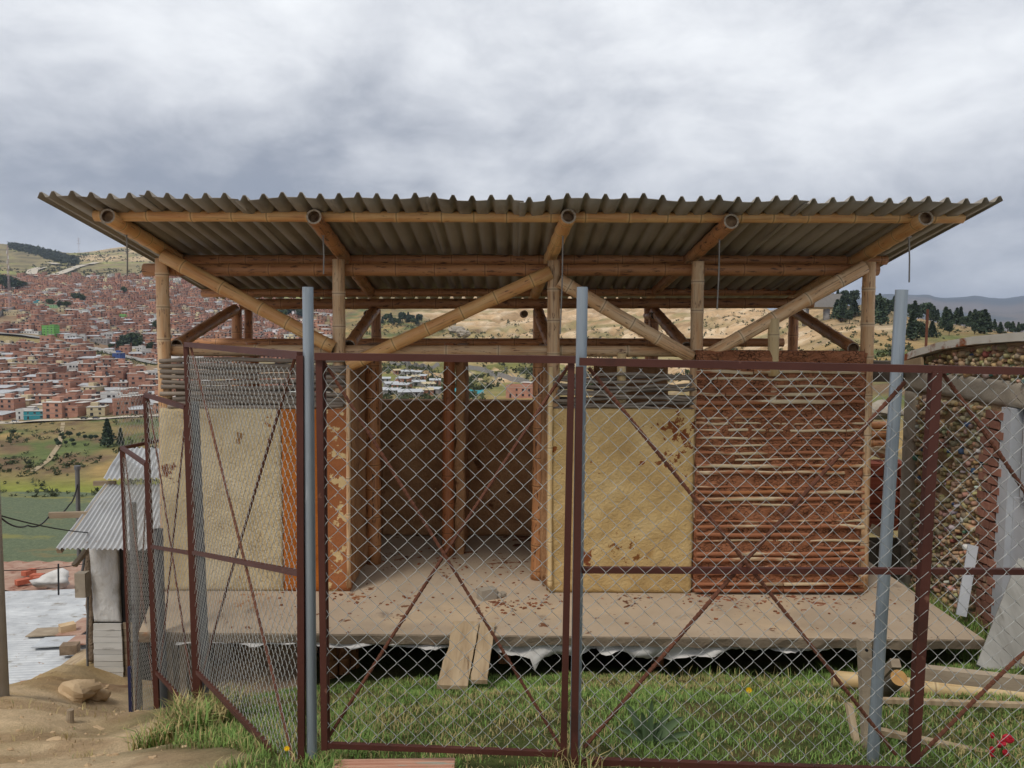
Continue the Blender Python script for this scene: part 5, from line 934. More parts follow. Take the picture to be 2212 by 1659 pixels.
# ------------------------------------------------------------------ the hillside town
HOUSE = {}
def house_mesh(key, w, dp, st, wall, roof='slab', seed=0, win=2, band=None):
    rs = random.Random(seed); h = st * 2.7; mb = MB(); mb.box((0, 0, h / 2 - 2), (w, dp, h + 4), mi=0)
    if roof == 'slab':
        mb.box((0, 0, h + .14), (w + .5, dp + .5, .26), mi=1)
        for cx_ in (-.42, 0, .42):
            if rs.random() < .7: mb.box((cx_ * w, rs.choice((-.42, .1)) * dp, h + .8), (.35, .35, 1.2), mi=0)
        if rs.random() < .6: mb.box((w * .25, .1 * dp, h + .9), (1.2, 1.2, 1.3), mi=2)
        if rs.random() < .5: mb.box((-w * .2, dp * .2, h + 1.3), (w * .4, dp * .4, 2.2), mi=0)
    elif roof == 'parapet':
        mb.box((0, 0, h + .1), (w + .1, dp + .1, .18), mi=1)
        for x, y, sx, sy in ((0, -dp / 2, w, .2), (0, dp / 2, w, .2), (-w / 2, 0, .2, dp), (w / 2, 0, .2, dp)): mb.box((x, y, h + .65), (sx, sy, .95), mi=0)
        mb.box((w * .22, dp * .15, h + 1.2), (w * .4, dp * .5, 2.2), mi=0); mb.box((w * .22, dp * .15, h + 2.4), (w * .5, dp * .6, .2), mi=1)
    else:
        mb.add([(-w / 2 - .3, -dp / 2 - .4, h + .1), (w / 2 + .3, -dp / 2 - .4, h + .1), (w / 2 + .3, dp / 2 + .3, h + 1.1), (-w / 2 - .3, dp / 2 + .3, h + 1.1), (-w / 2 - .3, -dp / 2 - .4, h + .02), (w / 2 + .3, -dp / 2 - .4, h + .02), (w / 2 + .3, dp / 2 + .3, h + 1.0), (-w / 2 - .3, dp / 2 + .3, h + 1.0)], [(0, 1, 2, 3), (7, 6, 5, 4), (0, 4, 5, 1), (1, 5, 6, 2), (3, 7, 4, 0), (2, 6, 7, 3)], 1)
    for s_ in range(st):
        n = win + (1 if rs.random() < .3 else 0)
        if s_ > 0: mb.box((0, 0, s_ * 2.7), (w + .16, dp + .16, .14), mi=3)
        for i in range(n):
            if rs.random() < .12: continue
            x = (-.5 + (i + .5) / n) * w * .9; ww = rs.uniform(.9, 1.5); hh = 2.0 if (s_ == 0 and i == 0) else 1.15; z = s_ * 2.7 + (1.0 if hh > 1.5 else 1.55); mb.box((x, -dp / 2 + .05, z), (ww, .2, hh), mi=2); mb.box((x, -dp / 2 - .05, z - hh / 2 - .06), (ww + .3, .2, .1), mi=3)
        for sx in (-1, 1):
            if rs.random() < .5: mb.box((sx * (w / 2 - .05), rs.uniform(-.25, .25) * dp, s_ * 2.7 + 1.5), (.2, 1.0, 1.0), mi=2)
    HOUSE[key] = (mb, [wall, 'roofslab' if roof != 'tin' else 'zinc', 'pane', band or wall])
VAR = [('a', 8, 9, 1, 'wall_brick', 'slab', 2), ('b', 9, 10, 2, 'wall_brick', 'slab', 2), ('c', 7, 9, 2, 'wall_brick', 'parapet', 2), ('d', 10, 9, 2, 'wall_brick', 'tin', 3), ('e', 8, 9, 3, 'wall_brick', 'slab', 2), ('f', 9, 8, 1, 'wall_brick', 'tin', 2), ('g', 8, 9, 2, 'p_cream', 'slab', 2), ('h', 9, 9, 2, 'p_white', 'parapet', 3), ('i', 7, 8, 3, 'wall_brick', 'parapet', 2), ('j', 8, 9, 1, 'p_grey', 'tin', 2)]
VLAB = dict(a='one-storey bare brick house with a pale flat roof slab in the hillside town', b='two-storey bare brick house with a pale flat roof slab in the hillside town', c='two-storey brick house with parapet and roof hutch in the hillside town', d='wide two-storey brick house with a sloping tin roof in the hillside town', e='three-storey bare brick house with a flat slab in the hillside town', f='one-storey brick house with a sloping tin roof in the hillside town', g='two-storey cream plastered house among the brick houses of the town', h='two-storey white house with parapet among the brick houses of the town', i='three-storey brick house with parapet and roof hutch in the hillside town', j='low grey house with a sloping tin roof in the hillside town')
for k, v in enumerate(VAR): house_mesh(v[0], *v[1:5], v[5], seed=k, win=v[6], band='p_grey' if k % 3 == 1 else None)
HD = {k: mb.data('town_house', m) for k, (mb, m) in HOUSE.items()}
TOWN_TREES = ((165, 632, 658), (178, 636, 656), (130, 648, 668), (108, 645, 665), (144, 650, 670), (6, 592, 632), (20, 596, 635), (34, 600, 628), (48, 606, 628), (268, 618, 636), (260, 735, 760), (272, 722, 758), (288, 716, 756), (298, 728, 762), (240, 742, 756), (310, 745, 765), (325, 738, 760), (7, 668, 682), (345, 690, 720), (620, 655, 690), (636, 650, 688), (650, 664, 692), (598, 664, 690), (610, 662, 694))
def far_hit(px, py, d0=70.0, d1=2600.0):
    ds = np.geomspace(d0, d1, 500); p1 = P(px, py, 1.0); hz = H(p1.x * ds, ds); k = np.where(p1.z * ds <= hz)[0]
    d = ds[k[0]] if len(k) else ds[int(np.argmax(hz / ds))]; return Vector((p1.x * d, d, float(H(np.array([p1.x * d]), np.array([d]))[0])))
TT = [far_hit(a, c, 500, 2300) for a, b, c in TOWN_TREES]
def town():
    rs = random.Random(21); pts = []
    def roadd(px): return np.interp(px, [0, 110, 200, 280, 345, 480, 640], [455, 452, 446, 436, 430, 420, 410]) * FS
    d = 268.0 * FS
    while d < 945 * FS:
        stp = 17.0 if d < 470 * FS else 20.0; px = -60 + rs.uniform(0, 30)
        while px < 730:
            x = (px - CX) / F * d; rd = roadd(px); lo = d < rd - 62; up = d > rd + 12
            okk = (lo or up) and not (lo and px > 150 and d > rd - 70 - (px - 150) * .55 and d > 330 * FS)
            if lo and px > 360: okk = okk and rs.random() < .5
            if up: okk = okk and px > -60 and not (px < 70 and d < 640 * FS and rs.random() < .7) and not (px > 560 and rs.random() < .6)
            if d > 900 * FS and rs.random() < .4: okk = False
            if okk and 118 < px < 150 and 560 * FS < d < 610 * FS: okk = False
            if okk: pts.append((px, x, d + rs.uniform(-3, 3)))
            px += rs.uniform(11.5, 16.5) * F / d
        d += stp
    spec = [  # grid column, depth, width, depth, storeys, wall, roof, label
        (111, 468, 15, 10, 4, 'p_green', 'parapet', 'bright green four-storey building beside the upper road'), (140, 470, 17, 12, 2, 'wall_brick', 'tin', 'large brick warehouse with white base and pale roof beside the green building'), (70, 466, 22, 9, 1, 'p_white', 'slab', 'long low white building with dark openings beside the upper road'),
        (120, 640, 26, 10, 2, 'p_mint', 'slab', 'pale mint-green two-storey building high in the town'), (273, 640, 24, 9, 1, 'p_green', 'slab', 'long lime-green wall of a low building high in the town'), (86, 650, 9, 9, 3, 'p_teal', 'slab', 'narrow pale turquoise three-storey house high in the town'),
        (76, 266, 14, 9, 2, 'p_teal', 'slab', 'teal two-storey house on the lower road'), (54, 267.5, 11, 9, 2, 'p_white', 'parapet', 'white two-storey house on the lower road next to the teal one'), (45, 300, 9, 9, 2, 'p_grey', 'slab', 'grey unfinished block house behind the white house on the lower road'),
        (256, 398, 8, 9, 3, 'p_blue', 'slab', 'narrow blue three-storey house at the edge of the lower town'), (218, 480, 22, 9, 2, 'p_grey', 'slab', 'large blank grey gable wall beside the upper town'), (207, 545, 9, 9, 2, 'p_pink', 'slab', 'bright pink house in the middle of the town'),
        (235, 456, 10, 8, 1, 'p_white', 'tin', 'white hall with a steep pale roof beside the upper road'), (40, 560, 30, 14, 2, 'p_cream', 'slab', 'broad cream institutional building by the mast'), (300, 470, 12, 9, 3, 'p_white', 'parapet', 'white three-storey house above the dark trees'), (195, 590, 14, 9, 2, 'p_white', 'slab', 'pale blue-white house high in the town beside dark trees'), (158, 590, 9, 9, 2, 'p_cream', 'slab', 'cream two-storey house below the mint-green building')]
    used = []
    for i, (px, d, w, dp, st, wall, roof, lab) in enumerate(spec):
        d *= FS; x = (px - CX) / F * d; key = 's%d' % i; house_mesh(key, w, dp, st, wall, roof, 50 + i, max(2, int(w / 4)), 'p_white' if i in (0, 6) else None); mb, m = HOUSE[key]; o = link('town_house', mb.data('town_house', m)); o.location = (x, d, Hs(x, d)); o.rotation_euler[2] = rs.uniform(-.15, .15); tag(o, lab, 'house'); used.append((x, d, w))
    pts = [p for p in pts if not any(abs(p[1] - u[0]) < u[2] / 2 + 4 and -46 < p[2] - u[1] < 7 for u in used)]
    pts = [p for p in pts if not any(abs(p[1] - u.x) < 8 and -34 < p[2] - u.y < 8 for u in TT)]
    keys = 'aabbbccddeeffghiij'; pts.sort(key=lambda p: p[2]); cnt = 0; V = []; Fq = []; Mi = []; Cc = []; off = 0
    arrs = {k: (np.array([tuple(v) for v in HOUSE[k][0].v]), np.array(HOUSE[k][0].f), np.array(HOUSE[k][0].mi)) for k in HD}
    zs = H(np.array([p[1] for p in pts]), np.array([p[2] for p in pts])); wallc = dict(wall_brick=lin(164, 120, 100), p_cream=lin(196, 180, 146), p_white=lin(206, 204, 200), p_grey=lin(146, 142, 138))
    for (px, x, d), z in zip(pts, zs):
        k = rs.choice(keys); ang = rs.uniform(-.35, .35) + (.25 if px > 200 else 0); sc = rs.uniform(1.25, 1.75)
        if rs.random() < .07: continue
        if cnt < 283 and -8 < px < 348:
            o = link('town_house', HD[k]); o.location = (x, d, z); o.rotation_euler[2] = ang; o.scale = (sc, sc, rs.uniform(1.05, 1.35)); tag(o, VLAB[k], 'house', 'houses of the hillside town'); cnt += 1
        else:
            v, f, mi = arrs[k]; c, s_ = math.cos(ang), math.sin(ang); q = np.stack([x + (v[:, 0] * c - v[:, 1] * s_) * sc, d + (v[:, 0] * s_ + v[:, 1] * c) * sc, z + v[:, 2] * 1.2], 1); V.append(q); Fq.append(f + off); off += len(v)
            wc = np.array(wallc[HOUSE[k][1][0]]) * rs.uniform(.8, 1.2) * np.array([rs.uniform(.94, 1.06), 1, rs.uniform(.92, 1.08)]); rc = np.array(lin(196, 190, 182)) * rs.uniform(.75, 1.1); pc = np.array(lin(48, 46, 48)); cv = np.zeros((len(v), 3))
            for fi in range(len(f)): cv[f[fi]] = (wc, rc, pc, wc * .9)[mi[fi]]
            Cc.append(cv)
    MT['town'] = plain('distant_town_walls', [(.85, .85, .85), (1.15, 1.15, 1.15)], .3, .95, 0, attr='Col')
    struct(link('distant_houses', np_mesh('distant_houses', np.concatenate(V), np.concatenate(Fq), 'town', False, np.concatenate(Cc))), 'stuff')
town()

# ------------------------------------------------------------------ trees and scrub
def conifer(key, h, wid, seed, n=1500, mat='crown', rnd=False):
    rs = np.random.default_rng(seed); ctr = []; 
    t = rs.random(n) ** (0.75 if not rnd else 1.0); 
    if not rnd: rr = wid * (1 - t) ** 0.8 * (0.55 + 0.45 * np.sin(t * 26 + seed) ** 2) * (0.35 + 0.65 * np.sqrt(rs.random(n))); z = h * (0.10 + 0.92 * t); a = rs.random(n) * 2 * np.pi; lob = 1 + .35 * np.sin(a * 3 + seed) * (1 - t); C3 = np.stack([np.cos(a) * rr * lob, np.sin(a) * rr * lob, z - rr * .25], 1)
    else:
        cl = rs.normal(0, 1, (9, 3)); cl /= np.linalg.norm(cl, axis=1)[:, None]; cl = cl * np.array([wid * .55, wid * .55, h * .24]) * rs.uniform(.5, 1, (9, 1)) + np.array([0, 0, h * .62]); w = rs.integers(0, 9, n); dd = rs.normal(0, 1, (n, 3)); dd /= np.linalg.norm(dd, axis=1)[:, None]; C3 = cl[w] + dd * np.array([wid * .5, wid * .5, h * .2]) * (rs.random(n) ** .4)[:, None]
    s = h * .035 * rs.uniform(.6, 1.5, n); A = rs.normal(0, 1, (n, 3)); A /= np.linalg.norm(A, axis=1)[:, None]; B = np.cross(A, rs.normal(0, 1, (n, 3))); B /= np.linalg.norm(B, axis=1)[:, None]
    V = np.stack([C3 - A * s[:, None], C3 + A * s[:, None], C3 + B * s[:, None] * 1.5, C3 - B * s[:, None] * 1.2], 1).reshape(-1, 3); i = np.arange(n)[:, None] * 4; Fq = np.concatenate([i + np.array([[0, 1, 2]]), i + np.array([[0, 3, 1]])])
    cr = np_mesh('crown', V, Fq, mat); mb = MB(); mb.tube([(0, 0, -1), (0.02 * h, 0, h * .3), (0, 0.01 * h, h * .75)], [h * .035, h * .022, h * .006], 6)
    for k in range(4): a = k * 1.7; mb.tube([(0, 0, h * (.25 + .1 * k)), (math.cos(a) * wid * .5, math.sin(a) * wid * .5, h * (.36 + .1 * k))], [h * .012, h * .004], 5)
    return cr, mb.data('trunk', 'trunk')
TM = {'c1': conifer('c1', 10, 2.6, 1), 'c2': conifer('c2', 10, 3.4, 2), 'c3': conifer('c3', 10, 2.0, 3), 'r1': conifer('r1', 8, 4.2, 4, 1500, 'crown_round', True), 'r2': conifer('r2', 8, 3.4, 5, 1300, 'crown_round', True), 'r3': conifer('r3', 8, 3.6, 7, 1400, 'crown', True)}
def tree(kind, pos, hgt, label, group=None, name='tree', wide=1.0):
    base = 10.0 if kind[0] == 'c' else 8.0; s = hgt / base; o = thing(name, pos, label, 'tree', group, random.uniform(0, 6)); o.scale = (s * wide, s * wide, s)
    for nm, me in zip(('crown', 'trunk'), TM[kind]): link(nm, me, o, True)
    return o
rs = random.Random(31)
hill = [(250, 200, 300), (200, 230, 300), (320, 250, 360), (350, 310, 405), (385, 290, 390), (430, 270, 385), (290, 390, 560), (240, 420, 560), (370, 500, 605), (420, 400, 520), (690, 280, 380), (650, 380, 600), (700, 430, 615), (745, 335, 410), (810, 320, 400), (845, 340, 450), (770, 400, 505), (660, 330, 420), (600, 360, 470), (1060, 390, 510), (1010, 400, 500), (1100, 420, 510), (1030, 560, 775), (1080, 620, 770), (1155, 680, 745), (1240, 630, 745), (1180, 390, 520), (1260, 440, 545), (1300, 470, 555), (1230, 460, 530), (1380, 500, 665), (1425, 500, 600), (1420, 680, 725), (1500, 480, 600), (1540, 480, 610), (1580, 560, 650), (1640, 470, 580), (1690, 500, 630), (1740, 520, 700), (1790, 530, 705), (1840, 560, 660), (1690, 640, 715), (1900, 580, 645), (1960, 640, 705), (2040, 600, 670), (2090, 620, 680), (2150, 640, 695), (2190, 630, 690)]
for i, (zx, z0, z1) in enumerate(hill):
    px, y0, y1 = 1758.6 + .205 * zx, 576 + .205 * z0, 576 + .205 * z1; q = far_hit(px, y1, 150, 900); h = max(7.0, 1.3 * (y1 - y0 + 3) / F * q.y); k = ('c1', 'c2', 'r3', 'c2', 'c3', 'r3')[(i * 7) % 6]
    tree(k, (q.x, q.y, q.z - .3), h, {'c1': 'dark pointed cypress on the dry hill beyond the bottle hut', 'c2': 'broad dark conifer with a pointed top on the dry hill beyond the bottle hut', 'c3': 'slender dark conifer on the dry hill beyond the bottle hut', 'r3': 'bushy dark tree with a rounded top on the dry hill beyond the bottle hut'}[k], 'conifers on the dry hill', 'conifer_tree' if k[0] == 'c' else 'bushy_tree', .9 if k == 'r3' else 1.35)
for i in range(14):
    px = 826 + i * 6.2; q = far_hit(px, 700 - 4 * math.sin(i), 300, 1500); tree(('c2', 'r3', 'r1')[i % 3], q, 22 / F * q.y * rs.uniform(.7, 1.2), 'dark tree in the row on the valley slope seen through the house frame', 'tree row seen through the house')
for (px, y0, y1) in TOWN_TREES:
    q = far_hit(px, y1, 500, 2300); tree(('r1', 'r2', 'r3')[int(px) % 3], q, max(7.0, (y1 - y0) / F * q.y), 'dark rounded tree standing among the houses of the town', 'trees in the town')
q = far_hit(233, 966, 160, 700); tree('c2', q, 60 / F * q.y, 'lone dark conifer standing in the dry field below the lower road', None, 'conifer_tree'); q2 = q + Vector((5, 3, 0)); q2.z = Hs(q2.x, q2.y); tree('c1', q2, 38 / F * q.y, 'smaller conifer close beside the lone conifer in the field', None, 'conifer_tree')
q = P(118, 1292, 168); tree('r2', (q.x, q.y, -61.5), 98 / F * 168, 'dark bushy tree on the near shore of the green pond')
for i, (px, py) in enumerate(((122, 958), (127, 966), (138, 952), (142, 962), (150, 945), (156, 958), (160, 966), (170, 946), (184, 950), (196, 952), (207, 950), (133, 946), (20, 955), (28, 940))):
    q = far_hit(px, py, 160, 700); tree('r3', q, rs.uniform(10, 14) / F * q.y, 'small round dark shrub in the dry field below the lower road', 'shrubs in the dry field', 'shrub', 1.3)
def scrub():
    rs = np.random.default_rng(5); V = []; Cc = []; n0 = 0
    zones = [(-20, 640, 136, 262, 900, 1.1), (760, 1180, 190, 700, 3000, 1.6), (1120, 1700, 220, 560, 1500, 1.5), (1700, 2260, 90, 330, 700, 1.0), (-60, 420, 930, 1850, 1500, 3.2), (30, 175, 1450, 1800, 2600, 5.0), (0, 340, 385, 440, 160, 1.5), (180, 720, 460, 900, 500, 2.4)]
    for (p0, p1, d0, d1, n, sz) in zones:
        px = rs.uniform(p0, p1, n); d = np.exp(rs.uniform(math.log(d0), math.log(d1), n)) * FS; x = (px - CX) / F * d
        if sz == 5.0: px = 30 + rs.random(n) * 145; tt = (px - 30) / 145; d = (1690 - 300 * tt + rs.normal(0, 60, n) * (1 - .3 * tt)) * FS; keepf = rs.random(n) < .6; x = (px - CX) / F * d
        else:
            kp = fbm(x / (14 + d * .03), d / (14 + d * .03), 3, 88) + rs.normal(0, .06, n) > (.47 if sz < 3 else .52); x, d = x[kp], d[kp]
        z = H(x, d); base = np.array(lin(66, 72, 46)) if sz < 3 else np.array(lin(62, 68, 50))
        for X_, D_, Z_ in zip(x, d, z):
            s = sz * rs.uniform(.5, 1.3); k = 12 if sz < 3 else 14; c = rs.normal(0, 1, (k, 3)) * np.array([.6, .6, .4]) * s + np.array([X_, D_, Z_ + s * .55]); a = rs.normal(0, .7, (k, 3)) * s; b = rs.normal(0, .7, (k, 3)) * s; V.append(np.stack([c - a * .5, c + a * .5, c + b * .9], 1).reshape(-1, 3)); Cc.append(np.repeat(base[None] * rs.uniform(.6, 1.5), 3 * k, 0))
    V = np.concatenate(V); struct(link('scrub', np_mesh('scrub', V, np.arange(len(V)).reshape(-1, 3), 'scrub', False, np.concatenate(Cc))), 'stuff')
scrub()

# ------------------------------------------------------------------ distant structures
def shack(px, py, w, h, roof, lab, rot=0.0, wall='p_grey'):
    q = far_hit(px, py, 250, 900); o = thing('tin_shack', q, lab, 'shack', 'tin shacks seen through the house', rot); mb = MB(); mb.box((0, 0, h / 2 - 1), (w, w * .7, h + 2)); part('wall', mb, wall, o, local=True); a = MB(); a.add([(-w / 2 - .3, -w * .4, h + .05), (w / 2 + .3, -w * .4, h + .05), (w / 2 + .3, w * .4, h + .9), (-w / 2 - .3, w * .4, h + .9), (-w / 2 - .3, -w * .4, h - .05), (w / 2 + .3, -w * .4, h - .05), (w / 2 + .3, w * .4, h + .8), (-w / 2 - .3, w * .4, h + .8)], [(0, 1, 2, 3), (7, 6, 5, 4), (0, 4, 5, 1), (1, 5, 6, 2), (3, 7, 4, 0), (2, 6, 7, 3)]); part('tin_roof', a, roof, o, local=True); mb = MB(); mb.box((-w * .2, -w * .35 - .05, h * .55), (1.0, .12, 1.2)); mb.box((w * .22, -w * .35 - .05, h * .45), (.9, .12, 1.9)); part('opening', mb, 'pane', o, local=True)
for i, (px, py, w) in enumerate(((858, 808, 5), (880, 810, 9), (900, 812, 7), (872, 826, 9), (893, 822, 8), (846, 838, 9), (868, 840, 10), (905, 834, 8), (925, 838, 8), (940, 830, 7), (840, 852, 12), (886, 856, 13), (918, 852, 9), (936, 850, 8), (832, 826, 7), (912, 820, 6), (648, 690, 9), (662, 700, 9), (700, 712, 10), (684, 698, 8))):
    shack(px, py, w, 2.6, 'zinc' if i % 4 else 'p_cream', ('grey shack with a bright tin roof on the valley slope seen through the house', 'grey shack with a cream sheet roof on the valley slope seen through the house')[0 if i % 4 else 1], rs.uniform(-.4, .4), 'p_grey' if i % 3 else 'wall_brick')
def draped_fence(name, pts, h, mat, label):
    V = []; q = [far_hit(px, py, 250, 1500) for px, py in pts]; n = 40; out = []
    for a, b in zip(q, q[1:]):
        for i in range(n): t = i / n; x, y = a.x + (b.x - a.x) * t, a.y + (b.y - a.y) * t; out.append((x, y))
    mb = MB()
    for (x0, y0), (x1, y1) in zip(out, out[1:]): z = max(Hs(x0, y0), Hs(x1, y1)); mb.bar((x0, y0, z + h / 2 - .3), (x1, y1, z + h / 2 - .3), .2, h + .8)
    return tag(link(name, mb.data(name, mat)), label, 'fence')
draped_fence('sheet_fence', [(842, 787), (880, 790), (915, 795), (950, 798)], 3.4, 'p_grey', 'long grey sheet fence winding across the valley above the tin shacks')
draped_fence('sheet_fence', [(1000, 798), (1050, 805), (1090, 818), (1145, 834)], 3.4, 'p_grey', 'long grey sheet fence running down the quarry slope through the house')
house_mesh('quarry', 15, 9, 2, 'wall_brick', 'parapet', 77, 4); mb, m = HOUSE['quarry']; q = far_hit(1128, 858, 250, 800); o = link('brick_building', mb.data('brick_building', m)); o.location = q; o.rotation_euler[2] = -.3; tag(o, 'unfinished red brick building at the quarry foot seen through the house', 'building')
q = far_hit(1010, 852, 250, 800); mb = MB(); mb.grid(lambda u, v: Vector((-9 + 18 * u, -5 + 9 * v, 1.5 + 1.2 * v + .7 * math.sin(u * 6))), 10, 5); o = link('green_tarpaulin', mb.data('green_tarpaulin', 'p_teal')); o.location = q; tag(o, 'teal-green tarpaulin shelter near the quarry seen through the house', 'tarpaulin')
for i, (px, py, r) in enumerate(((985, 716, 8), (996, 722, 7), (1004, 726, 6), (978, 712, 5))):
    q = far_hit(px, py, 300, 1500); mb = MB(); blob(mb, (0, 0, r * .2), r, i + 3, (1.2, 1, .7), 10, 7, .35); o = link('rock_outcrop', mb.data('rock_outcrop', 'concrete')); o.location = q; tag(o, ('largest', 'second largest', 'third largest', 'smallest')[i] + ' pale rock of the outcrop on the slope seen through the house', 'rock')
def car(px, d, rgb, label, rz=0.05):
    x = (px - CX) / F * d; z = Hs(x, d) + .75; o = thing('parked_car', (x, d, z), label, 'car', None, rz); mt = plain('car_paint_' + label.split()[0], [lin(*rgb), lin(*rgb)], 1, .35, 0, spec=.5)
    mb = MB(); mb.add([(-2.1, -.85, .35), (2.1, -.85, .35), (2.1, .85, .35), (-2.1, .85, .35), (-2.1, -.85, .85), (2.05, -.85, .8), (2.05, .85, .8), (-2.1, .85, .85)], [(3, 2, 1, 0), (4, 5, 6, 7), (0, 1, 5, 4), (1, 2, 6, 5), (2, 3, 7, 6), (3, 0, 4, 7)]); link('body', mb.data('body', mt), o, True)
    mb = MB(); mb.add([(-1.7, -.78, .84), (1.0, -.78, .84), (1.0, .78, .84), (-1.7, .78, .84), (-1.3, -.65, 1.4), (.4, -.65, 1.4), (.4, .65, 1.4), (-1.3, .65, 1.4)], [(4, 5, 6, 7), (0, 1, 5, 4), (1, 2, 6, 5), (2, 3, 7, 6), (3, 0, 4, 7)]); part('cabin', mb, 'pane', o, local=True)
    for wx in (-1.3, 1.3):
        for wy in (-.8, .8): mb = MB(); mb.tube([(wx, wy - .1, .32), (wx, wy + .1, .32)], .32, 10); part('wheel', mb, 'black', o, local=True)
car(26, 257.0 * FS, (214, 214, 212), 'white car driving on the pale lower road'); car(176, 256 * FS, (40, 42, 48), 'black car on the pale lower road'); car(202, 256.5 * FS, (70, 74, 84), 'grey car on the pale lower road close to the houses'); car(107, 452 * FS, (50, 52, 50), 'dark van on the grey upper road below the green building')
def mast(px, py, hpx, d, label, wid):
    x = (px - CX) / F * d; z = Hs(x, d); h = hpx / F * d; o = thing('lattice_mast', (x, d, z), label, 'mast'); mb = MB(); w = wid
    for sx, sy in ((-1, -1), (1, -1), (1, 1), (-1, 1)): mb.bar((sx * w, sy * w, -2), (sx * w * .25, sy * w * .25, h), .25, .25)
    part('leg_frame', mb, 'lattice', o, local=True); mb = MB()
    for k in range(9):
        t0, t1 = k / 9, (k + 1) / 9; a, b = w * (1 - .75 * t0), w * (1 - .75 * t1); mb.bar((-a, -a, h * t0), (b, -b, h * t1), .16, .16); mb.bar((a, -a, h * t0), (-b, -b, h * t1), .16, .16); mb.bar((-a, -a, h * t0), (a, -a, h * t0), .14, .14)
    part('bracing', mb, 'lattice', o, local=True); return o, h
o, h = mast(25, 715, 150, 560 * FS, 'tall red and white lattice mast standing in the town', 1.6)
for k in range(5): mb = MB(); mb.box((.9 if k % 2 else -.9, -.6, h * (.62 + .07 * k)), (.9, .5, 4.2)); part('antenna', mb, 'p_white', o, local=True)
o, h = mast(178, 545, 32, 1880 * FS, 'far steel pylon standing on the skyline of the bare hills', 3.0); mb = MB()
for zf in (.62, .78, .92): mb.bar((-9, 0, h * zf), (9, 0, h * zf), .8, .8)
part('cross_arm', mb, 'lattice', o, local=True)
q = far_hit(1785, 690, 200, 900); TK = thing('concrete_tank', q, 'pale concrete slab tank on a round pillar on the hill behind the house', 'tank'); kk = q.y / F
part('deck', MB().box((-12 * kk, 0, 40 * kk), (76 * kk, 30 * kk, 28 * kk)), 'p_grey', TK, local=True); part('deck_soffit', MB().box((-16 * kk, 2, 24 * kk), (70 * kk, 24 * kk, 4 * kk)), 'p_cream', TK, local=True); mb = MB(); mb.tube([(0, 0, -5), (0, 0, 23 * kk)], 7 * kk, 14); part('pillar', mb, 'p_grey', TK, True, True); mb = MB(); mb.tube([(-45 * kk, 0, -5), (-45 * kk, 0, 23 * kk)], 7 * kk, 14); part('pillar', mb, 'p_grey', TK, True, True)
mb = MB(); x, y = gp(0, 585); a = far_hit(2, 690, 500, 2000); b = far_hit(66, 660, 500, 2000); mb.bar(a + Vector((-10, 0, 3)), b + Vector((0, 0, 3)), .6, 9); tag(link('retaining_wall', mb.data('retaining_wall', 'p_grey')), 'long grey retaining wall sloping beside the cream building by the mast', 'wall')
mb = MB(); a = far_hit(205, 757, 500, 2000); b = far_hit(300, 778, 500, 2000)
for i in range(14): p = a.lerp(b, i / 14); p2 = a.lerp(b, (i + 1) / 14); z = Hs(p.x, p.y); mb.bar((p.x, p.y, z + 1.6), (p2.x, p2.y, z + 1.6), .4, 4.2)
tag(link('boundary_wall', mb.data('boundary_wall', 'p_white')), 'stepped white boundary wall above the grey upper road', 'wall')

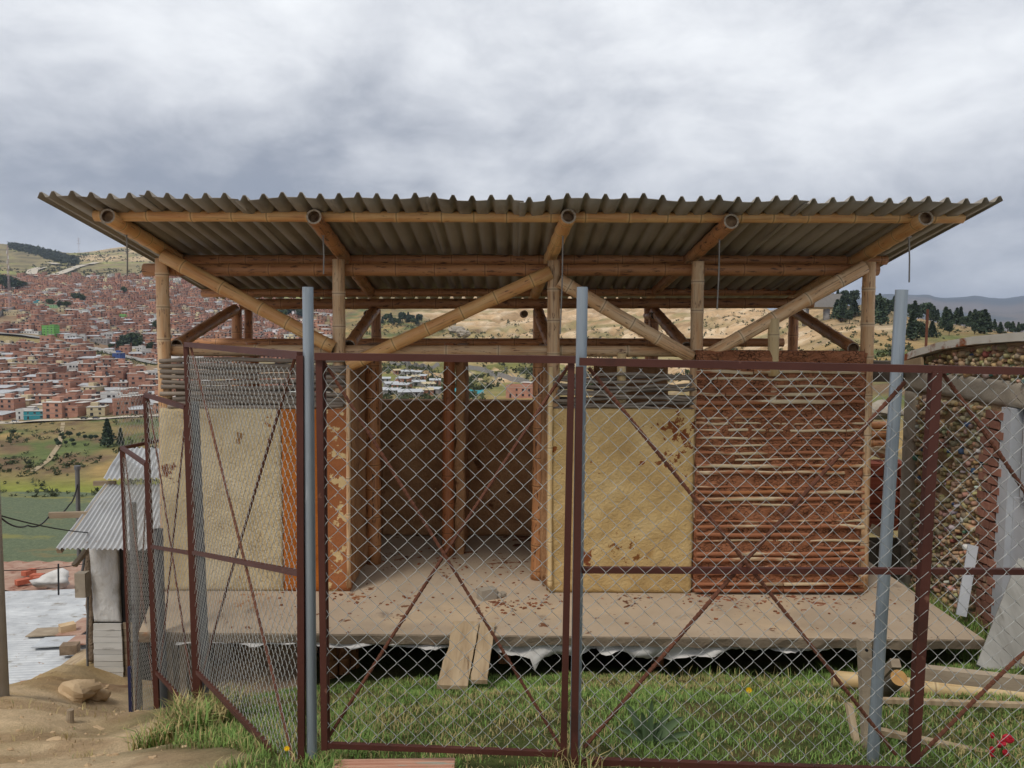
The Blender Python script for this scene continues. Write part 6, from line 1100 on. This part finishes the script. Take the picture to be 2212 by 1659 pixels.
# ------------------------------------------------------------------ grass
def grass():
    rs = np.random.default_rng(12); X = []; Y = []; L = []; T = []
    def add(n, x0, x1, y0, y1, l0, l1, kind): X.append(rs.uniform(x0, x1, n)); Y.append(rs.uniform(y0, y1, n)); L.append(rs.uniform(l0, l1, n)); T.append(np.full(n, kind))
    add(190000, -2.0, 3.9, 2.6, 6.35, .018, .05, 0); add(22000, -1.6, 3.6, 2.5, 2.92, .02, .05, 1); add(1700, -2.1, -1.68, 4.2, 5.0, .10, .22, 2); add(8000, -1.9, -.6, 2.6, 4.3, .03, .09, 1); add(5000, 3.55, 4.1, 5.9, 8.0, .08, .22, 0); add(1200, -.9, -.65, 2.75, 3.1, .04, .11, 1); add(700, .15, .35, 2.8, 3.1, .05, .13, 1); add(900, 1.2, 3.0, 5.5, 6.1, .05, .13, 0); add(30000, -6.2, -1.9, 3.0, 11.0, .015, .06, 3)
    X, Y, L, T = map(np.concatenate, (X, Y, L, T)); n1 = fbm(X * .9, Y * .9, 4, 41); n2 = fbm(X * 3.1, Y * 3.1, 4, 43); left = X + 0.35 * (Y - 5.0) + (n1 - .5) * 1.6 < -2.2
    edge = (X < -3.0) & (Y > 5.0)
    keep = np.where(T == 3, (n2 > .50) & edge | (n2 > .57), np.where(T == 2, True, ~left)) & ~((T != 2) & (n2 > .60) & (rs.random(len(X)) < .7)); keep &= ~((Y > 6.08) & (X < 3.5)); keep &= ~((X > -1.5) & (X < 4.1) & (Y > 6.08) & (X < 3.56))
    clump = fbm(X * 7, Y * 7, 3, 91); keep &= (rs.random(len(X)) < np.clip(clump * 2.2 - .35, .12, 1)); X, Y, L, T, n2, n1, clump = (a[keep] for a in (X, Y, L, T, n2, n1, clump)); L = L * (0.6 + .8 * clump); n = len(X); Z = H(X, Y)
    a = rs.random(n) * 2 * np.pi; lean = rs.uniform(.2, 1.0, n) * np.where(T == 2, .9, .8); w = rs.uniform(.0013, .0028, n) * np.where(T == 2, 1.8, 1); dx, dy = np.cos(a), np.sin(a); sx, sy = -dy * w, dx * w
    b = np.stack([X, Y, Z - .008], 1); m = b + np.stack([dx * lean * L * .35, dy * lean * L * .35, L * .6], 1); t = b + np.stack([dx * lean * L, dy * lean * L, L * (1.0 - .35 * lean)], 1); s = np.stack([sx, sy, 0 * sx], 1)
    V = np.stack([b - s, b + s, m + s * .8, m - s * .8, t], 1).reshape(-1, 3); i = np.arange(n)[:, None] * 5; Fq = np.concatenate([i + np.array([[0, 1, 2]]), i + np.array([[0, 2, 3]]), i + np.array([[3, 2, 4]])])
    g = np.array(lin(94, 126, 58)); g2 = np.array(lin(132, 154, 82)); dry = np.array(lin(172, 156, 106)); r = rs.random(n)[:, None]; col = g * (1 - r) + g2 * r; kd = np.clip((n1 - .5) * 2.2, 0, .45) + np.where(T == 1, .26, np.where(T == 2, .5, np.where(T == 3, .75, .05))) + (n2 > .55) * .2; isd = rs.random(n) < kd; col[isd] = dry * rs.uniform(.75, 1.1, (isd.sum(), 1)); col *= rs.uniform(.75, 1.25, (n, 1))
    struct(link('grass', np_mesh('grass', V, Fq, 'grass', False, np.repeat(col, 5, 0))), 'stuff')
grass()

def pebbles():
    rs = random.Random(77); mb = MB()
    for i in range(650):
        x = rs.uniform(-5.4, -1.6); y = rs.uniform(3.1, 9.2)
        if x + .35 * (y - 5) > -2.0: continue
        blob(mb, (x, y, Hs(x, y) + .002), rs.choice((.004, .006, .009, .009, .016)) * rs.uniform(.7, 1.3), i, (1.3, 1, .6), 6, 4, .3)
    struct(link('pebbles', mb.data('pebbles', 'rock')), 'stuff')
pebbles()

# ------------------------------------------------------------------ haze
def haze():
    mb = MB(); mb.box((0, 11000, 180), (60000, 30000, 1400)); t = bpy.data.materials.new('haze_air'); t.use_nodes = True; N = t.node_tree.nodes; N.clear(); o = N.new('ShaderNodeOutputMaterial'); v = N.new('ShaderNodeVolumePrincipled'); v.inputs['Color'].default_value = (.66, .78, 1.0, 1); v.inputs['Density'].default_value = 5.0e-5; v.inputs['Anisotropy'].default_value = 0.2; t.node_tree.links.new(v.outputs[0], o.inputs['Volume'])
    struct(link('haze', mb.data('haze', t)), 'stuff')
haze()
